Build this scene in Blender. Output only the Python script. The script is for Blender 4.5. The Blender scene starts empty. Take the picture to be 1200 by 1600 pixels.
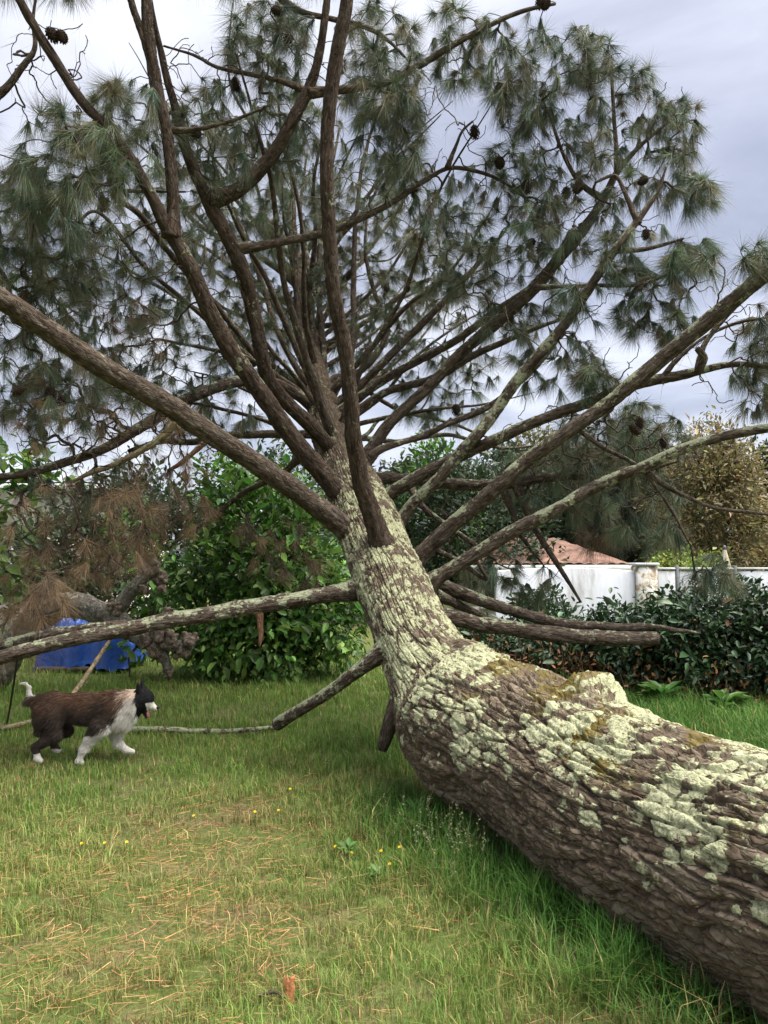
import bpy, math, random
import numpy as np
from mathutils import Vector, Matrix
R_ = math.radians
rng = np.random.default_rng(7)
random.seed(7)
sc = bpy.context.scene
col = sc.collection

# ------------------------------------------------------------------ camera
CAM = np.array([0.0, 0.0, 1.6]); FPX = 1164.0; PITCH = math.atan(80 / FPX)
cd = bpy.data.cameras.new('camera'); co = bpy.data.objects.new('camera', cd); col.objects.link(co)
cd.sensor_fit = 'VERTICAL'; cd.sensor_height = 36.0; cd.lens = FPX / 1600 * 36.0
cd.clip_start = 0.05; cd.clip_end = 500
co.location = CAM; co.rotation_euler = (math.pi / 2 + PITCH, 0, 0)
sc.camera = co
# ------------------------------------------------------------------ sky and sun
SUN_EL, SUN_AZ = R_(64), R_(104)          # azimuth to the right of the view direction
w = bpy.data.worlds.new('World'); sc.world = w; w.use_nodes = True
nt = w.node_tree; nt.nodes.clear()
def N(nt, t, **k):
    n = nt.nodes.new(t)
    for a, b in k.items():
        if a.startswith('i_'):
            key = a[2:]
            n.inputs[int(key) if key.isdigit() else key.replace('_', ' ')].default_value = b
        else:
            setattr(n, a, b)
    return n
def L(nt, a, b):
    nt.links.new(a, b)
def ramp(nt, fac, stops):
    r = N(nt, 'ShaderNodeValToRGB'); e = r.color_ramp.elements
    while len(e) < len(stops): e.new(0.5)
    for k, (p, c) in enumerate(stops):
        e[k].position = p; e[k].color = (c[0], c[1], c[2], 1) if not np.isscalar(c) else (c, c, c, 1)
    if fac is not None: L(nt, fac, r.inputs['Fac'])
    return r.outputs['Color']
def mixc(nt, fac, a, b, mode='MIX'):
    m = N(nt, 'ShaderNodeMix', data_type='RGBA', blend_type=mode)
    if hasattr(fac, 'links'): L(nt, fac, m.inputs[0])
    else: m.inputs[0].default_value = fac
    for s, v in ((6, a), (7, b)):
        if hasattr(v, 'links'): L(nt, v, m.inputs[s])
        else: m.inputs[s].default_value = (*v[:3], 1)
    return m.outputs[2]
def math_(nt, op, a, b=0.5, c=None, clamp=False):
    m = N(nt, 'ShaderNodeMath', operation=op, use_clamp=clamp)
    for k, v in enumerate((a, b, c)):
        if v is None: continue
        if hasattr(v, 'links'): L(nt, v, m.inputs[k])
        else: m.inputs[k].default_value = v
    return m.outputs[0]
sky = N(nt, 'ShaderNodeTexSky', sky_type='NISHITA', sun_disc=False, sun_elevation=SUN_EL, sun_rotation=SUN_AZ)
tc = N(nt, 'ShaderNodeTexCoord')
sep = N(nt, 'ShaderNodeSeparateXYZ'); L(nt, tc.outputs['Generated'], sep.inputs[0])
zz = math_(nt, 'ADD', math_(nt, 'MAXIMUM', sep.outputs[2], 0.0), 0.22)
cmb = N(nt, 'ShaderNodeCombineXYZ')
L(nt, math_(nt, 'DIVIDE', sep.outputs[0], zz), cmb.inputs[0]); L(nt, math_(nt, 'DIVIDE', sep.outputs[1], zz), cmb.inputs[1])
cmb.inputs[2].default_value = 3.1
n1 = N(nt, 'ShaderNodeTexNoise', i_Scale=1.7, i_Detail=7.0, i_Roughness=0.52, i_Distortion=0.35); L(nt, cmb.outputs[0], n1.inputs['Vector'])
cloud = ramp(nt, n1.outputs['Fac'], [(0.34, (0.180, 0.190, 0.236)), (0.45, (0.240, 0.250, 0.302)), (0.54, (0.315, 0.322, 0.370)), (0.66, (0.45, 0.455, 0.485))])
bgs = N(nt, 'ShaderNodeBackground', i_Strength=0.05); L(nt, sky.outputs[0], bgs.inputs[0])
bgc = N(nt, 'ShaderNodeBackground', i_Strength=0.37); L(nt, cloud, bgc.inputs[0])
mx = N(nt, 'ShaderNodeMixShader', i_0=0.88); L(nt, bgs.outputs[0], mx.inputs[1]); L(nt, bgc.outputs[0], mx.inputs[2])
wo = N(nt, 'ShaderNodeOutputWorld'); L(nt, mx.outputs[0], wo.inputs[0])
sd = bpy.data.lights.new('sun', 'SUN'); so = bpy.data.objects.new('sun', sd); col.objects.link(so)
sd.energy = 1.5; sd.angle = R_(65); sd.color = (1.0, 0.965, 0.90)
sdir = Vector((math.sin(SUN_AZ) * math.cos(SUN_EL), math.cos(SUN_AZ) * math.cos(SUN_EL), math.sin(SUN_EL)))
so.rotation_euler = sdir.to_track_quat('Z', 'Y').to_euler(); so.location = sdir * 30
sc.view_settings.view_transform = 'Standard'; sc.view_settings.look = 'None'
sc.view_settings.exposure = 2.75; sc.view_settings.gamma = 1.0; sc.view_settings.use_curve_mapping = False
sc.render.engine = 'CYCLES'; sc.cycles.use_denoising = True; sc.cycles.max_bounces = 6; sc.cycles.transparent_max_bounces = 6
sc.cycles.use_adaptive_sampling = True

# ------------------------------------------------------------------ helpers
FW = np.array([0, math.cos(PITCH), math.sin(PITCH)]); UP = np.array([0, -math.sin(PITCH), math.cos(PITCH)]); RT = np.array([1.0, 0, 0])
def P(px, py, d):
    "a point of the place that the photograph shows at (px, py), d metres ahead of the camera"
    return CAM + d * (FW + (px - 600) / FPX * RT + (800 - py) / FPX * UP)
def G(px, py, z=0.0):
    "the ground point shown at (px, py)"
    r = FW + (px - 600) / FPX * RT + (800 - py) / FPX * UP
    return CAM + r * ((z - CAM[2]) / r[2])
def proj(V):
    q = V - CAM; d = q @ FW
    return 600 + FPX * (q @ RT) / d, 800 - FPX * (q @ UP) / d, d
def nrm(v):
    return v / np.maximum(np.linalg.norm(v, axis=-1, keepdims=True), 1e-9)
def _h(ix, iy, iz, seed):
    h = (ix.astype(np.int64) * 374761393 + iy.astype(np.int64) * 668265263 + iz.astype(np.int64) * 2147483647 + seed * 1274126177) & 0xffffffff
    h = ((h ^ (h >> 13)) * 1274126177) & 0xffffffff
    h = ((h ^ (h >> 16)) * 2246822519) & 0xffffffff
    return (h ^ (h >> 15)) / 4294967295.0
def vnoise(p, seed=0):
    p = np.asarray(p, float)
    if p.shape[-1] == 2: p = np.concatenate([p, np.zeros(p.shape[:-1] + (1,))], -1)
    i = np.floor(p).astype(np.int64); f = p - i; f = f * f * (3 - 2 * f)
    o = 0
    for a in (0, 1):
        for b in (0, 1):
            for c in (0, 1):
                wgt = (f[..., 0] if a else 1 - f[..., 0]) * (f[..., 1] if b else 1 - f[..., 1]) * (f[..., 2] if c else 1 - f[..., 2])
                o = o + wgt * _h(i[..., 0] + a, i[..., 1] + b, i[..., 2] + c, seed)
    return o
def fbm(p, oct=4, seed=0):
    o = 0; a = 0.5; t = 0
    p = np.asarray(p, float)
    for k in range(oct):
        o = o + a * vnoise(p * 2 ** k, seed + k * 17); t += a; a *= 0.5
    return o / t
def sstep(a, b, x):
    t = np.clip((x - a) / (b - a), 0, 1); return t * t * (3 - 2 * t)
def voro(u, v, wrap=None, seed=0, jit=0.9):
    "F1, F2 and the id of the nearest cell on a jittered grid; u wraps after wrap cells"
    iu = np.floor(u).astype(np.int64); iv = np.floor(v).astype(np.int64)
    f1 = np.full(u.shape, 9.0); f2 = f1.copy(); cid = np.zeros(u.shape)
    for a in (-1, 0, 1):
        for b in (-1, 0, 1):
            cu = iu + a; cv = iv + b
            hu = np.mod(cu, wrap) if wrap else cu
            zz_ = np.zeros_like(hu)
            d = np.hypot(cu + 0.5 + jit * (_h(hu, cv, zz_, seed) - 0.5) - u, cv + 0.5 + jit * (_h(hu, cv, zz_ + 1, seed) - 0.5) - v)
            new = d < f1
            f2 = np.where(new, f1, np.minimum(f2, d)); cid = np.where(new, _h(hu, cv, zz_ + 2, seed), cid); f1 = np.where(new, d, f1)
    return f1, f2, cid

def tagp(o, label=None, cat=None, group=None, kind=None):
    for k, v in (('label', label), ('category', cat), ('group', group), ('kind', kind)):
        if v: o[k] = v
    return o
def empty(name, loc, label=None, cat=None, group=None, kind=None):
    o = bpy.data.objects.new(name, None); col.objects.link(o); o.location = [float(x) for x in loc]; o.empty_display_size = 0.1
    return tagp(o, label, cat, group, kind)
def wloc(o):
    p = np.zeros(3)
    while o is not None:
        p += np.array(o.location); o = o.parent
    return p
def mk(name, V, F, mat, parent=None, smooth=True, attrs=None, loc=None):
    """one mesh object from world-space vertices and faces (array, or a list of tri and quad arrays)"""
    V = np.asarray(V, float).reshape(-1, 3)
    base = wloc(parent) if parent is not None else np.zeros(3)
    lo = np.zeros(3)
    if loc is not None: lo = np.asarray(loc, float) - base
    Fs = F if isinstance(F, list) else [F]
    Fs = [np.asarray(f, np.int32) for f in Fs if len(f)]
    me = bpy.data.meshes.new(name)
    me.vertices.add(len(V)); me.vertices.foreach_set('co', (V - base - lo).astype(np.float32).ravel())
    nl = sum(f.size for f in Fs); npoly = sum(len(f) for f in Fs)
    me.loops.add(nl); me.loops.foreach_set('vertex_index', np.concatenate([f.ravel() for f in Fs]))
    me.polygons.add(npoly)
    ls = []; s = 0
    for f in Fs:
        ls.append(s + np.arange(len(f)) * f.shape[1]); s += f.size
    me.polygons.foreach_set('loop_start', np.concatenate(ls).astype(np.int32))
    if smooth: me.polygons.foreach_set('use_smooth', np.ones(npoly, bool))
    me.update(calc_edges=True)
    for k, v in (attrs or {}).items():
        v = np.asarray(v, np.float32)
        if v.ndim == 1:
            a = me.attributes.new(k, 'FLOAT', 'POINT'); a.data.foreach_set('value', v)
        else:
            if v.shape[1] == 3: v = np.concatenate([v, np.ones((len(v), 1), np.float32)], 1)
            a = me.attributes.new(k, 'FLOAT_COLOR', 'POINT'); a.data.foreach_set('color', v.ravel())
    if mat is not None: me.materials.append(mat)
    o = bpy.data.objects.new(name, me); col.objects.link(o)
    o.location = [float(x) for x in lo]
    if parent is not None: o.parent = parent
    return o
class MB:
    "collects vertices, triangles, quads and point attributes"
    def __init__(s): s.v = []; s.t = []; s.q = []; s.a = {}; s.n = 0
    def add(s, V, F, **a):
        V = np.asarray(V, float).reshape(-1, 3); Fs = F if isinstance(F, list) else [F]
        for f in Fs:
            f = np.asarray(f, np.int64)
            if len(f): (s.t if f.shape[1] == 3 else s.q).append(f + s.n)
        s.v.append(V); s.n += len(V)
        for k, x in a.items():
            x = np.asarray(x, float)
            if x.ndim == 0 or (x.ndim == 1 and len(x) == 3 and len(V) != 3): x = np.broadcast_to(x, (len(V),) + x.shape)
            s.a.setdefault(k, []).append(x)
    def build(s, name, mat, parent=None, smooth=True, loc=None):
        if not s.v: return None
        F = []
        if s.t: F.append(np.concatenate(s.t))
        if s.q: F.append(np.concatenate(s.q))
        return mk(name, np.concatenate(s.v), F, mat, parent, smooth, {k: np.concatenate(x) for k, x in s.a.items()}, loc)
def box(c, size, rz=0.0, bev=0.0):
    "vertices and faces of a box with chamfered vertical and top edges"
    sx, sy, sz = np.array(size) / 2
    b = min(bev, sx * .9, sy * .9, sz * .9)
    if b > 0:
        ring = [(-sx + b, -sy), (sx - b, -sy), (sx, -sy + b), (sx, sy - b), (sx - b, sy), (-sx + b, sy), (-sx, sy - b), (-sx, -sy + b)]
        inn = [(x * (1 - b / sx) if abs(x) > 1e-9 else x, y * (1 - b / sy)) for x, y in ring]
        V = [(x, y, -sz) for x, y in ring] + [(x, y, sz - b) for x, y in ring] + [(x, y, sz) for x, y in inn]
        F = [[k, (k + 1) % 8, 8 + (k + 1) % 8, 8 + k] for k in range(8)] + [[8 + k, 8 + (k + 1) % 8, 16 + (k + 1) % 8, 16 + k] for k in range(8)]
        F += [[16, 17, 18, 19], [16, 19, 20, 23], [20, 21, 22, 23], [0, 3, 2, 1], [0, 7, 4, 3], [7, 6, 5, 4]]
    else:
        V = [(x, y, z) for z in (-sz, sz) for x, y in ((-sx, -sy), (sx, -sy), (sx, sy), (-sx, sy))]
        F = [[0, 1, 5, 4], [1, 2, 6, 5], [2, 3, 7, 6], [3, 0, 4, 7], [4, 5, 6, 7], [3, 2, 1, 0]]
    V = np.array(V, float); cz, sn = math.cos(rz), math.sin(rz)
    V = np.stack([V[:, 0] * cz - V[:, 1] * sn, V[:, 0] * sn + V[:, 1] * cz, V[:, 2]], 1) + np.asarray(c, float)
    return V, np.array(F)
def catmull(C, n_per=None, step=None):
    "Catmull-Rom through the rows of C (any number of columns); step in units of the first three columns"
    C = np.asarray(C, float); E = np.concatenate([[2 * C[0] - C[1]], C, [2 * C[-1] - C[-2]]])
    out = []
    for k in range(len(C) - 1):
        p0, p1, p2, p3 = E[k:k + 4]
        n = n_per or max(1, int(np.linalg.norm(p2[:3] - p1[:3]) / step + 0.5))
        t = (np.arange(n) / n)[:, None]
        out.append(0.5 * (2 * p1 + (p2 - p0) * t + (2 * p0 - 5 * p1 + 4 * p2 - p3) * t ** 2 + (3 * p1 - p0 - 3 * p2 + p3) * t ** 3))
    return np.concatenate(out + [C[-1:]])
def frames(C):
    "parallel-transport frames along a polyline"
    T = nrm(np.gradient(C, axis=0)); n = np.cross(T[0], [0.3, 0.2, 1.0]); n = np.cross(n, T[0]); n /= max(np.linalg.norm(n), 1e-9)
    A = np.zeros_like(C)
    for k in range(len(C)):
        n = n - T[k] * (n @ T[k]); n /= max(np.linalg.norm(n), 1e-9); A[k] = n
    return T, A, np.cross(T, A)
def gridfaces(nr, nc, wrap=True):
    r, c = np.meshgrid(np.arange(nr - 1), np.arange(nc if wrap else nc - 1), indexing='ij')
    c2 = (c + 1) % nc
    return np.stack([r * nc + c, r * nc + c2, (r + 1) * nc + c2, (r + 1) * nc + c], -1).reshape(-1, 4)
def tube(C, rad, ns=6, capend=True):
    C = np.asarray(C, float); rad = np.broadcast_to(np.asarray(rad, float), (len(C),))
    T, A, B = frames(C); th = np.arange(ns) / ns * 2 * np.pi
    V = C[:, None] + rad[:, None, None] * (np.cos(th)[None, :, None] * A[:, None] + np.sin(th)[None, :, None] * B[:, None])
    V = V.reshape(-1, 3); F = gridfaces(len(C), ns); Ft = []
    if capend:
        V = np.concatenate([V, C[-1:] + T[-1:] * rad[-1] * 0.3, C[:1]])
        n0 = len(C) * ns; k = np.arange(ns); k2 = (k + 1) % ns
        Ft = np.concatenate([np.stack([n0 - ns + k, n0 - ns + k2, np.full(ns, n0)], 1), np.stack([k2, k, np.full(ns, n0 + 1)], 1)])
    return V, [F, Ft] if len(Ft) else [F]
def surface_nets(f, org, h):
    s = f < 0
    nx, ny, nz = f.shape
    acc = np.zeros((nx - 1, ny - 1, nz - 1, 3)); cnt = np.zeros((nx - 1, ny - 1, nz - 1))
    for ax in range(3):
        sl0 = [slice(None)] * 3; sl1 = [slice(None)] * 3; sl0[ax] = slice(0, -1); sl1[ax] = slice(1, None)
        a = f[tuple(sl0)]; b = f[tuple(sl1)]; cr = (a < 0) != (b < 0); t = np.where(cr, a / np.where(cr, a - b, 1), 0)
        o = [x for x in range(3) if x != ax]
        for p in (0, 1):
            for q in (0, 1):
                sl = [slice(None)] * 3
                sl[o[0]] = slice(p, f.shape[o[0]] - 1 + p); sl[o[1]] = slice(q, f.shape[o[1]] - 1 + q)
                c = cr[tuple(sl)]; tt = t[tuple(sl)]
                cnt += c
                acc[..., ax] += np.where(c, tt, 0); acc[..., o[0]] += c * p; acc[..., o[1]] += c * q
    m = cnt > 0; idx = -np.ones(m.shape, np.int64); idx[m] = np.arange(m.sum())
    g = np.stack(np.nonzero(m), 1)
    V = (g + acc[m] / cnt[m][:, None]) * h + org
    Q = []
    for ax in range(3):
        sl0 = [slice(1, -1)] * 3; sl1 = [slice(1, -1)] * 3; sl0[ax] = slice(0, -1); sl1[ax] = slice(1, None)
        a = s[tuple(sl0)]; b = s[tuple(sl1)]; cr = a != b
        i = np.stack(np.nonzero(cr), 1); o = [x for x in range(3) if x != ax]
        i[:, o[0]] += 1; i[:, o[1]] += 1
        def at(p, q):
            j = i.copy(); j[:, o[0]] -= p; j[:, o[1]] -= q
            return idx[j[:, 0], j[:, 1], j[:, 2]]
        q4 = np.stack([at(1, 1), at(0, 1), at(0, 0), at(1, 0)], 1)
        flip = a[cr] if ax != 1 else ~a[cr]
        q4[~flip] = q4[~flip][:, ::-1]
        Q.append(q4)
    return V, np.concatenate(Q)
def vnormals(V, Q):
    n = np.zeros_like(V); fn = np.cross(V[Q[:, 2]] - V[Q[:, 0]], V[Q[:, 3 if Q.shape[1] == 4 else 1]] - V[Q[:, 1]])
    for k in range(Q.shape[1]): np.add.at(n, Q[:, k], fn)
    return nrm(n)
def smin(a, b, k):
    h = np.clip(0.5 + 0.5 * (b - a) / k, 0, 1); return b * (1 - h) + a * h - k * h * (1 - h)
def sd_cone(p, a, b, ra, rb, sy=1.0):
    "distance to a tapered capsule; sy squashes it across y"
    a = np.asarray(a, float); b = np.asarray(b, float); S = np.array([1, sy, 1])
    q = (p - a) * S; d = (b - a) * S
    t = np.clip((q @ d) / max(d @ d, 1e-9), 0, 1)
    return np.linalg.norm(q - t[..., None] * d, axis=-1) - (ra + (rb - ra) * t)

# ------------------------------------------------------------------ materials
def newmat(name):
    m = bpy.data.materials.new(name); m.use_nodes = True; m.node_tree.nodes.clear(); return m, m.node_tree
def out(nt, sh):
    o = N(nt, 'ShaderNodeOutputMaterial'); L(nt, sh, o.inputs[0])
def principled(nt, colr, rough=0.8, spec=0.25, normal=None):
    b = N(nt, 'ShaderNodeBsdfPrincipled'); b.inputs['Roughness'].default_value = rough; b.inputs['Specular IOR Level'].default_value = spec
    if hasattr(colr, 'links'): L(nt, colr, b.inputs['Base Color'])
    else: b.inputs['Base Color'].default_value = (*colr, 1)
    if normal is not None: L(nt, normal, b.inputs['Normal'])
    return b
def noise(nt, scale, detail=4.0, rough=0.55, vec=None, dist=0.0):
    n = N(nt, 'ShaderNodeTexNoise', i_Scale=scale, i_Detail=detail, i_Roughness=rough, i_Distortion=dist)
    if vec is None:
        t = N(nt, 'ShaderNodeTexCoord'); vec = t.outputs['Object']
    L(nt, vec, n.inputs['Vector']); return n.outputs['Fac']
def bump(nt, h, strength=0.5, dist=0.01):
    b = N(nt, 'ShaderNodeBump', i_Strength=strength, i_Distance=dist); L(nt, h, b.inputs['Height']); return b.outputs[0]
def leafmat(name, rough=0.5, trans=0.3, spec=0.3, var=0.25, nscale=6.0, gain=1.0):
    "colour from the point attribute Col with fine variation, some light let through"
    m, nt = newmat(name)
    a = N(nt, 'ShaderNodeAttribute', attribute_name='Col')
    k = math_(nt, 'MULTIPLY_ADD', noise(nt, nscale, 3.0), 2 * var * gain, (1 - var) * gain)
    v = N(nt, 'ShaderNodeVectorMath', operation='SCALE'); L(nt, a.outputs['Color'], v.inputs[0]); L(nt, k, v.inputs['Scale'])
    b = principled(nt, v.outputs[0], rough, spec)
    if trans > 0:
        t = N(nt, 'ShaderNodeBsdfTranslucent'); L(nt, v.outputs[0], t.inputs[0])
        mxs = N(nt, 'ShaderNodeMixShader', i_0=trans); L(nt, b.outputs[0], mxs.inputs[1]); L(nt, t.outputs[0], mxs.inputs[2])
        out(nt, mxs.outputs[0])
    else: out(nt, b.outputs[0])
    return m
def plainmat(name, c1, c2, scale=8.0, rough=0.8, spec=0.2, bmp=0.0, bscale=40.0, detail=5.0):
    m, nt = newmat(name)
    c = ramp(nt, noise(nt, scale, detail, 0.6), [(0.3, c1), (0.7, c2)])
    nr = bump(nt, noise(nt, bscale, 4.0), bmp, 0.01) if bmp else None
    out(nt, principled(nt, c, rough, spec, nr).outputs[0]); return m
def barkmat(name, dark, mid, light, lich1=(0.46, 0.50, 0.31), lich2=(0.30, 0.34, 0.26), scale=1.0, crisp=0.10):
    """bark; the point attribute lich says where lichen grows, moss where moss does, both broken up by fine noise"""
    m, nt = newmat(name)
    t = N(nt, 'ShaderNodeTexCoord'); V_ = t.outputs['Object']
    f1 = noise(nt, 22 * scale, 6.0, 0.65, V_); f2 = noise(nt, 95 * scale, 4.0, 0.6, V_); f3 = noise(nt, 4.5 * scale, 3.0, 0.5, V_)
    base = ramp(nt, f1, [(0.36, dark), (0.5, mid), (0.65, light)])
    base = mixc(nt, math_(nt, 'MULTIPLY', f3, 0.5), base, (0.115, 0.075, 0.048), 'MIX')
    # flakes: a cell pattern drawn out along the limb, from the bark coordinates kept on the mesh
    bu = N(nt, 'ShaderNodeAttribute', attribute_name='bu').outputs['Fac']; bs = N(nt, 'ShaderNodeAttribute', attribute_name='bs').outputs['Fac']
    cb = N(nt, 'ShaderNodeCombineXYZ'); dn = noise(nt, 14 * scale, 3.0, 0.5, V_)
    L(nt, math_(nt, 'ADD', bu, math_(nt, 'MULTIPLY', math_(nt, 'SUBTRACT', dn, .5), .06 / scale)), cb.inputs[0]); L(nt, math_(nt, 'MULTIPLY', bs, 0.33), cb.inputs[1])
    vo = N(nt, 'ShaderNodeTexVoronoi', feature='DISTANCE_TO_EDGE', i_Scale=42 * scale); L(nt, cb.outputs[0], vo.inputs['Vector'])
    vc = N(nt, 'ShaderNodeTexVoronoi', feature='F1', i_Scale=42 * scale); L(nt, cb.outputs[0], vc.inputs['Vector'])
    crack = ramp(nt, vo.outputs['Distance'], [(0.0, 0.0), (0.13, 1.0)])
    sepc = N(nt, 'ShaderNodeSeparateColor'); L(nt, vc.outputs['Color'], sepc.inputs[0])
    fl = N(nt, 'ShaderNodeVectorMath', operation='SCALE'); L(nt, base, fl.inputs[0]); L(nt, math_(nt, 'MULTIPLY_ADD', sepc.outputs[0], 0.75, 0.62), fl.inputs['Scale'])
    plA = N(nt, 'ShaderNodeAttribute', attribute_name='plate').outputs['Fac']
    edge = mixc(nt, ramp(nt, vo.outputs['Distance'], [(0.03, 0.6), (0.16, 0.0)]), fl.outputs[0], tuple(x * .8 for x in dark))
    base = mixc(nt, math_(nt, 'MULTIPLY', plA, 0.5), edge, mixc(nt, sepc.outputs[1], tuple(x * 1.1 for x in light), (0.13, 0.085, 0.06)))
    lichA = N(nt, 'ShaderNodeAttribute', attribute_name='lich').outputs['Fac']
    mossA = N(nt, 'ShaderNodeAttribute', attribute_name='moss').outputs['Fac']
    f4 = noise(nt, 34 * scale, 5.0, 0.62, V_, 0.3); f5 = noise(nt, 12 * scale, 3.0, 0.5, V_)
    s = math_(nt, 'ADD', math_(nt, 'MULTIPLY', math_(nt, 'SUBTRACT', f4, 0.5), 1.5), math_(nt, 'MULTIPLY', math_(nt, 'SUBTRACT', f5, 0.5), 1.2))
    lm = N(nt, 'ShaderNodeMapRange', interpolation_type='SMOOTHSTEP'); L(nt, math_(nt, 'ADD', s, lichA), lm.inputs[0])
    lm.inputs[1].default_value = 0.5 - crisp; lm.inputs[2].default_value = 0.5 + crisp
    mm = N(nt, 'ShaderNodeMapRange', interpolation_type='SMOOTHSTEP'); L(nt, math_(nt, 'ADD', math_(nt, 'MULTIPLY', s, 0.8), mossA), mm.inputs[0])
    mm.inputs[1].default_value = 0.35; mm.inputs[2].default_value = 0.75
    mc = mixc(nt, math_(nt, 'MULTIPLY', mm.outputs[0], 0.8), base, (0.15, 0.115, 0.025))
    lc = ramp(nt, f2, [(0.3, lich2), (0.6, lich1), (0.8, tuple(x * 1.2 for x in lich1))])
    c = mixc(nt, lm.outputs[0], mc, lc)
    hgt = math_(nt, 'ADD', math_(nt, 'MULTIPLY', f1, 0.7), math_(nt, 'ADD', math_(nt, 'MULTIPLY', f2, 0.35), math_(nt, 'MULTIPLY', lm.outputs[0], 0.25)))
    hgt = math_(nt, 'ADD', hgt, math_(nt, 'MULTIPLY', crack, 0.55)); hgt = math_(nt, 'ADD', hgt, math_(nt, 'MULTIPLY', sepc.outputs[2], 0.35))
    out(nt, principled(nt, c, 0.92, 0.12, bump(nt, hgt, 0.85, 0.011 / scale)).outputs[0]); return m
M = {}
M['bark'] = barkmat('pine_bark', (0.048, 0.036, 0.024), (0.116, 0.091, 0.063), (0.225, 0.186, 0.135), (0.42, 0.42, 0.25), (0.26, 0.27, 0.165))
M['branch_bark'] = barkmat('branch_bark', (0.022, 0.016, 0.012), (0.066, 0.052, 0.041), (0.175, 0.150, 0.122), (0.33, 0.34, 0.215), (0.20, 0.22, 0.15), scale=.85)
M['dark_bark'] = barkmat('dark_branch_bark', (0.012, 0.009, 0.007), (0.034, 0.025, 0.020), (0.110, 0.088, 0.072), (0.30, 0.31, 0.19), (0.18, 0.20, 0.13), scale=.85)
M['twig'] = plainmat('twig_bark', (0.03, 0.022, 0.018), (0.10, 0.078, 0.060), 9.0, 0.9, 0.1)
M['needles'] = leafmat('pine_needles', 0.45, 0.25, 0.35, 0.2, 3.0)
M['leaf'] = leafmat('shrub_leaves', 0.42, 0.30, 0.4, 0.25, 5.0)
M['gloss_leaf'] = leafmat('glossy_leaves', 0.38, 0.15, 0.4, 0.25, 6.0)
M['grass'] = leafmat('grass_blades', 0.55, 0.30, 0.2, 0.2, 1.5)
M['dry'] = leafmat('dry_needles', 0.7, 0.1, 0.15, 0.2, 2.0)

# ------------------------------------------------------------------ growth of twigs, leaves and needles
def grow(pos, dirs, root, att, seed=0, bal=0.12, wig=0.10, nmid=4, tend=(0, 0, 0), r0=0.003, ex=2.3, lead=0.7, cur=0.4):
    """joins each point of att to the nearest node by a bent twig; returns nodes, parents, roots, radii and the twigs as node lists"""
    g = np.random.default_rng(seed); n0 = len(pos); na = len(att)
    X = np.zeros((n0 + na * nmid, 3)); D = X.copy(); X[:n0] = pos; D[:n0] = dirs
    par = -np.ones(len(X), np.int64); rt = np.zeros(len(X), np.int64); rt[:n0] = root; pl = np.zeros(len(X))
    best = np.full(na, 1e9); bi = np.zeros(na, np.int64)
    for k in range(0, n0, 256):
        d = np.linalg.norm(att[:, None] - X[None, k:min(k + 256, n0)], axis=2); j = d.argmin(1); dm = d[np.arange(na), j]
        u = dm < best; best[u] = dm[u]; bi[u] = j[u] + k
    act = np.arange(na); m = na; A32 = att.astype(np.float32).copy(); best = best.astype(np.float32); n = n0; paths = []; tip = np.zeros(na, np.int64); tend = np.asarray(tend, float)
    for _ in range(na):
        q0 = int(best[:m].argmin()); j = act[q0]; b = bi[q0]
        m -= 1; act[q0] = act[m]; best[q0] = best[m]; bi[q0] = bi[m]; A32[q0] = A32[m]
        p0 = X[b]; p1 = att[j]; d = np.linalg.norm(p1 - p0) + 1e-6; u = (p1 - p0) / d
        t0 = nrm(D[b] * lead + u + g.normal(0, cur * .5, 3)) * d * 1.1; t1 = nrm(u + tend + g.normal(0, cur, 3)) * d * 1.2
        t = (np.arange(1, nmid + 1) / nmid)[:, None]
        pts = (2 * t**3 - 3 * t**2 + 1) * p0 + (t**3 - 2 * t**2 + t) * t0 + (-2 * t**3 + 3 * t**2) * p1 + (t**3 - t**2) * t1
        pts = pts + g.normal(0, wig, (nmid, 3)) * d * np.sin(np.pi * t * .9)
        ids = np.arange(n, n + nmid); X[ids] = pts; pp = np.concatenate([[b], ids[:-1]]); par[ids] = pp; rt[ids] = rt[b]
        D[ids] = nrm(pts - X[pp]); pl[ids] = pl[b] + d * t[:, 0]; n += nmid; tip[j] = ids[-1]
        paths.append(np.concatenate([[b], ids]))
        for i in ids[1::2]:
            e = A32[:m] - X[i].astype(np.float32); dm = np.sqrt(e[:, 0] * e[:, 0] + e[:, 1] * e[:, 1] + e[:, 2] * e[:, 2]) + np.float32(bal * pl[i])
            w_ = np.nonzero(dm < best[:m])[0]; best[w_] = dm[w_]; bi[w_] = i
    S = np.zeros(len(X)); 
    for i in range(len(X) - 1, n0 - 1, -1):
        if S[i] == 0: S[i] = r0 ** ex
        if par[i] >= n0: S[par[i]] = S[par[i]] + S[i] * (1.0 if True else 0)
    return X, D, par, rt, S ** (1 / ex), paths, tip, n0
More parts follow.
